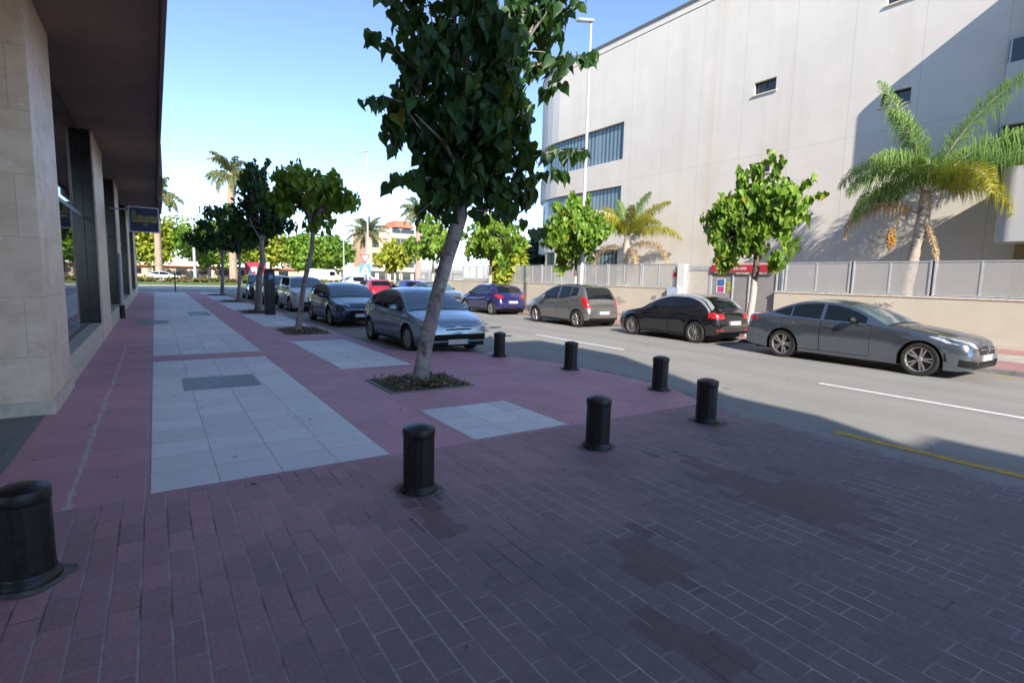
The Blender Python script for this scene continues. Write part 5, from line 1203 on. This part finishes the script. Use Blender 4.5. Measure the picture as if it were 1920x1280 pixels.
# black hatchback with silver roof arches ------------------------------------------------
def roof_arch(c, T):
    m = pt('silver_arch_paint', (.40, .42, .44), metal=.4, rough=.3)
    for sg in (-1, 1):
        lo = []; hi = []
        for i in range(15):
            x = 1.45 + (3.66 - 1.45) * i / 14; se = c.sect(x); a = se[16]; b = se[18]
            lo.append((sg * (a[0] + .02), c.Y(x), a[1] - .05 - .10 * max(0, (x - 2.9)))); hi.append((sg * b[0], c.Y(x), b[1] + .02))
        c.loft(lo, hi, m, 'roof_arch', T, .010, 48, 14)
black = dict(L=3.96, W=1.75, fo=.74, wb=2.48, r=.315, paint=pt('black_paint', (.008, .008, .010), metal=.1, rough=.2, dirt=.06), chrome=False,
    top=[(0, .55), (.015, .62), (.06, .70), (.2, .77), (.6, .87), (1.0, .945), (1.1, .97), (1.5, 1.2), (1.9, 1.36), (2.3, 1.425), (2.8, 1.42), (3.2, 1.36), (3.42, 1.27), (3.7, 1.03), (3.8, .95), (3.9, .88), (3.96, .62)],
    belt=[(0, .50), (.06, .62), (.2, .70), (.6, .80), (1.0, .87), (2.0, .92), (3.2, .97), (3.7, .94), (3.96, .58)],
    glass=dict(ws=(1.14, 1.9), rw=(3.3, 3.68), rwi=.12, side=[(1.4, 2.2), (2.27, 2.95), (2.98, 3.3)], rearcut=(2.9, .25)), doors=[(1.36, 2.22), (2.24, 3.02)], rim='multi',
    lights=[('headlight', M['lens'], [(.5, .05, .60), (.8, .3, .66)], [(.5, .12, .70), (.8, .5, .78)]), ('tail_light', M['redlens'], [(.44, 3.95, .74), (.68, 3.92, .74), (.84, 3.66, .76)], [(.46, 3.9, .90), (.66, 3.86, .91), (.82, 3.62, .91)]), ('reflector', M['redlens'], [(.5, 3.96, .40), (.74, 3.9, .40)], [(.5, 3.96, .44), (.74, 3.9, .44)])],
    panels=[grille(.4, .36, .66), ('lower_valance', M['black'], [(-.7, 4.0, .3), (0, 4.1, .3), (.7, 4.0, .3)], [(-.66, 4.0, .37), (0, 4.1, .37), (.66, 4.0, .37)], .005)], plates=(.44, .62), extra=[roof_arch])
car(black, 'black hatchback with silver roof arches seen from behind on the far side', (13.95, 11.4, ROAD), 0)

# beige-grey tall hatchback ----------------------------------------------------------------
tall = dict(L=3.9, W=1.77, fo=.76, wb=2.57, r=.315, paint=pt('warm_grey_paint', (.23, .222, .212), metal=.7, rough=.32),
    top=[(0, .60), (.02, .70), (.1, .82), (.4, .97), (.75, 1.06), (.85, 1.1), (1.3, 1.36), (1.7, 1.53), (2.1, 1.595), (2.7, 1.60), (3.2, 1.56), (3.45, 1.48), (3.62, 1.24), (3.74, 1.02), (3.82, .92), (3.87, .82), (3.9, .62)],
    belt=[(0, .55), (.1, .72), (.4, .84), (.8, .93), (2.0, 1.0), (3.0, 1.07), (3.5, 1.08), (3.7, .98), (3.9, .58)],
    glass=dict(ws=(.92, 1.7), rw=(3.42, 3.72), rwi=.10, side=[(1.25, 2.12), (2.19, 2.86), (2.9, 3.25)], rearcut=(2.6, .12)), doors=[(1.2, 2.14), (2.16, 3.0)], rim='spoke5',
    lights=[('headlight', M['lens'], [(.5, .05, .64), (.82, .3, .7)], [(.5, .14, .8), (.82, .5, .86)]), ('tail_light', M['redlens'], [(.60, 3.88, .72), (.78, 3.80, .74), (.86, 3.66, .80)], [(.70, 3.70, 1.10), (.76, 3.62, 1.12), (.82, 3.50, 1.13)])],
    panels=[grille(.35, .55, .68), ('tailgate_line', M['gap'], [(-.6, 4.1, .64), (0, 4.1, .62), (.6, 4.1, .64)], [(-.6, 4.1, .648), (0, 4.1, .628), (.6, 4.1, .648)], .003)], plates=(.44, .55))
car(tall, 'warm grey tall hatchback with red tail lights, between the black and the purple cars', (13.86, 16.75, ROAD), 0)
# purple hatchback -------------------------------------------------------------------------
purple = dict(L=3.98, W=1.76, fo=.80, wb=2.55, r=.315, paint=pt('purple_blue_paint', (.032, .030, .13), metal=.35, rough=.25, dirt=.06),
    top=[(0, .56), (.02, .66), (.1, .76), (.4, .88), (.8, .97), (.95, 1.0), (1.4, 1.26), (1.8, 1.42), (2.2, 1.475), (2.7, 1.47), (3.2, 1.41), (3.42, 1.33), (3.66, 1.08), (3.8, .95), (3.9, .85), (3.98, .62)],
    belt=[(0, .52), (.1, .66), (.4, .78), (.9, .89), (2.0, .94), (3.2, 1.02), (3.6, .99), (3.98, .58)],
    glass=dict(ws=(1.0, 1.78), rw=(3.38, 3.68), rwi=.10, side=[(1.3, 2.15), (2.22, 3.05)], rearcut=(2.6, .25)), doors=[(1.28, 2.18), (2.2, 2.98)], rim='multi',
    lights=[('headlight', M['lens'], [(.5, .05, .6), (.8, .3, .66)], [(.5, .14, .72), (.8, .5, .8)]), ('tail_light', M['redlens'], [(.50, 3.95, .82), (.68, 3.9, .80), (.84, 3.64, .86)], [(.56, 3.8, .95), (.70, 3.74, .97), (.83, 3.56, .97)]), ],
    panels=[grille(.35, .4, .62), ('roof_spoiler_light', M['redlens'], [(-.16, 3.46, 1.40), (0, 3.46, 1.40), (.16, 3.46, 1.40)], [(-.16, 3.40, 1.44), (0, 3.40, 1.44), (.16, 3.40, 1.44)], .008)], plates=(.44, .62))
car(purple, 'purple-blue hatchback seen from behind on the far side', (14.15, 23.35, ROAD), 0)
grey2 = dict(saloon, paint=pt('mid_grey_paint', (.16, .18, .19), metal=.5, rough=.3), rim='spoke5', detail=1, chrome=False, extra=[]); car(grey2, 'grey saloon facing the camera beyond the purple hatchback', (13.95, 29.4, ROAD), PI)
vb = dict(purple, paint=pt('bright_blue_paint', (.015, .03, .30), metal=.2, rough=.25), detail=1); car(vb, 'bright blue car beyond the far grey saloon', (14.0, 34.0, ROAD), 0)
rd = dict(purple, paint=pt('red_paint', (.36, .02, .04), metal=.1, rough=.3), detail=1); car(rd, 'red hatchback out in the road beyond the pale blue coupe', (12.55, 36.5, ROAD), 0, 'cars out on the road')
wr = dict(white_suv, paint=pt('silver_white_paint', (.55, .55, .53), metal=.2, rough=.3), detail=1); car(wr, 'silver-white car crossing at the end of the street', (16.6, 50.5, ROAD), -PI / 2, 'cars out on the road')
wf = dict(coupe, paint=pt('bright_white_paint', (.78, .78, .78), metal=0, rough=.3), detail=1, extra=[]); car(wf, 'white car beyond the lawn, partly behind the pale palm trunk', (1.0, 92, 0), -PI / 2, 'cars out on the road')
# far white vans
for x, y, lab in ((23.5, 92, 'white van parked below the park trees'), (29.5, 93, 'second white van right of the first, below the park trees')):
    V = thing('white_van', lab, 'van', (x, y, 0), 0, 'vans parked beyond the roundabout')
    b = MB(); prof = [(-2.6, .4), (2.3, .4), (2.5, .6), (2.5, 1.1), (1.9, 1.3), (1.3, 2.3), (-2.55, 2.4)]
    b.add([(p[0], -.95, p[1]) for p in prof] + [(p[0], .95, p[1]) for p in prof], [tuple(range(7)), tuple(reversed(range(7, 14)))] + [((i + 1) % 7, i, 7 + i, 7 + (i + 1) % 7) for i in range(7)])
    b.build('body', M['whitep'], V, bevel=.06)
    MB().box(.5, 1.35, -.97, -.951, 1.35, 2.0).build('window', M['carglass'], V)
    for wx in (-1.6, 1.6):
        for sg in (-1, 1): MB().lathe([(.001, -.1), (.33, -.1), (.33, .1), (.001, .1)], 18, 0, Matrix.Translation((wx, sg * .85, .33)) @ Matrix.Rotation(PI / 2, 4, 'X')).build('wheel', M['tyre'], V)
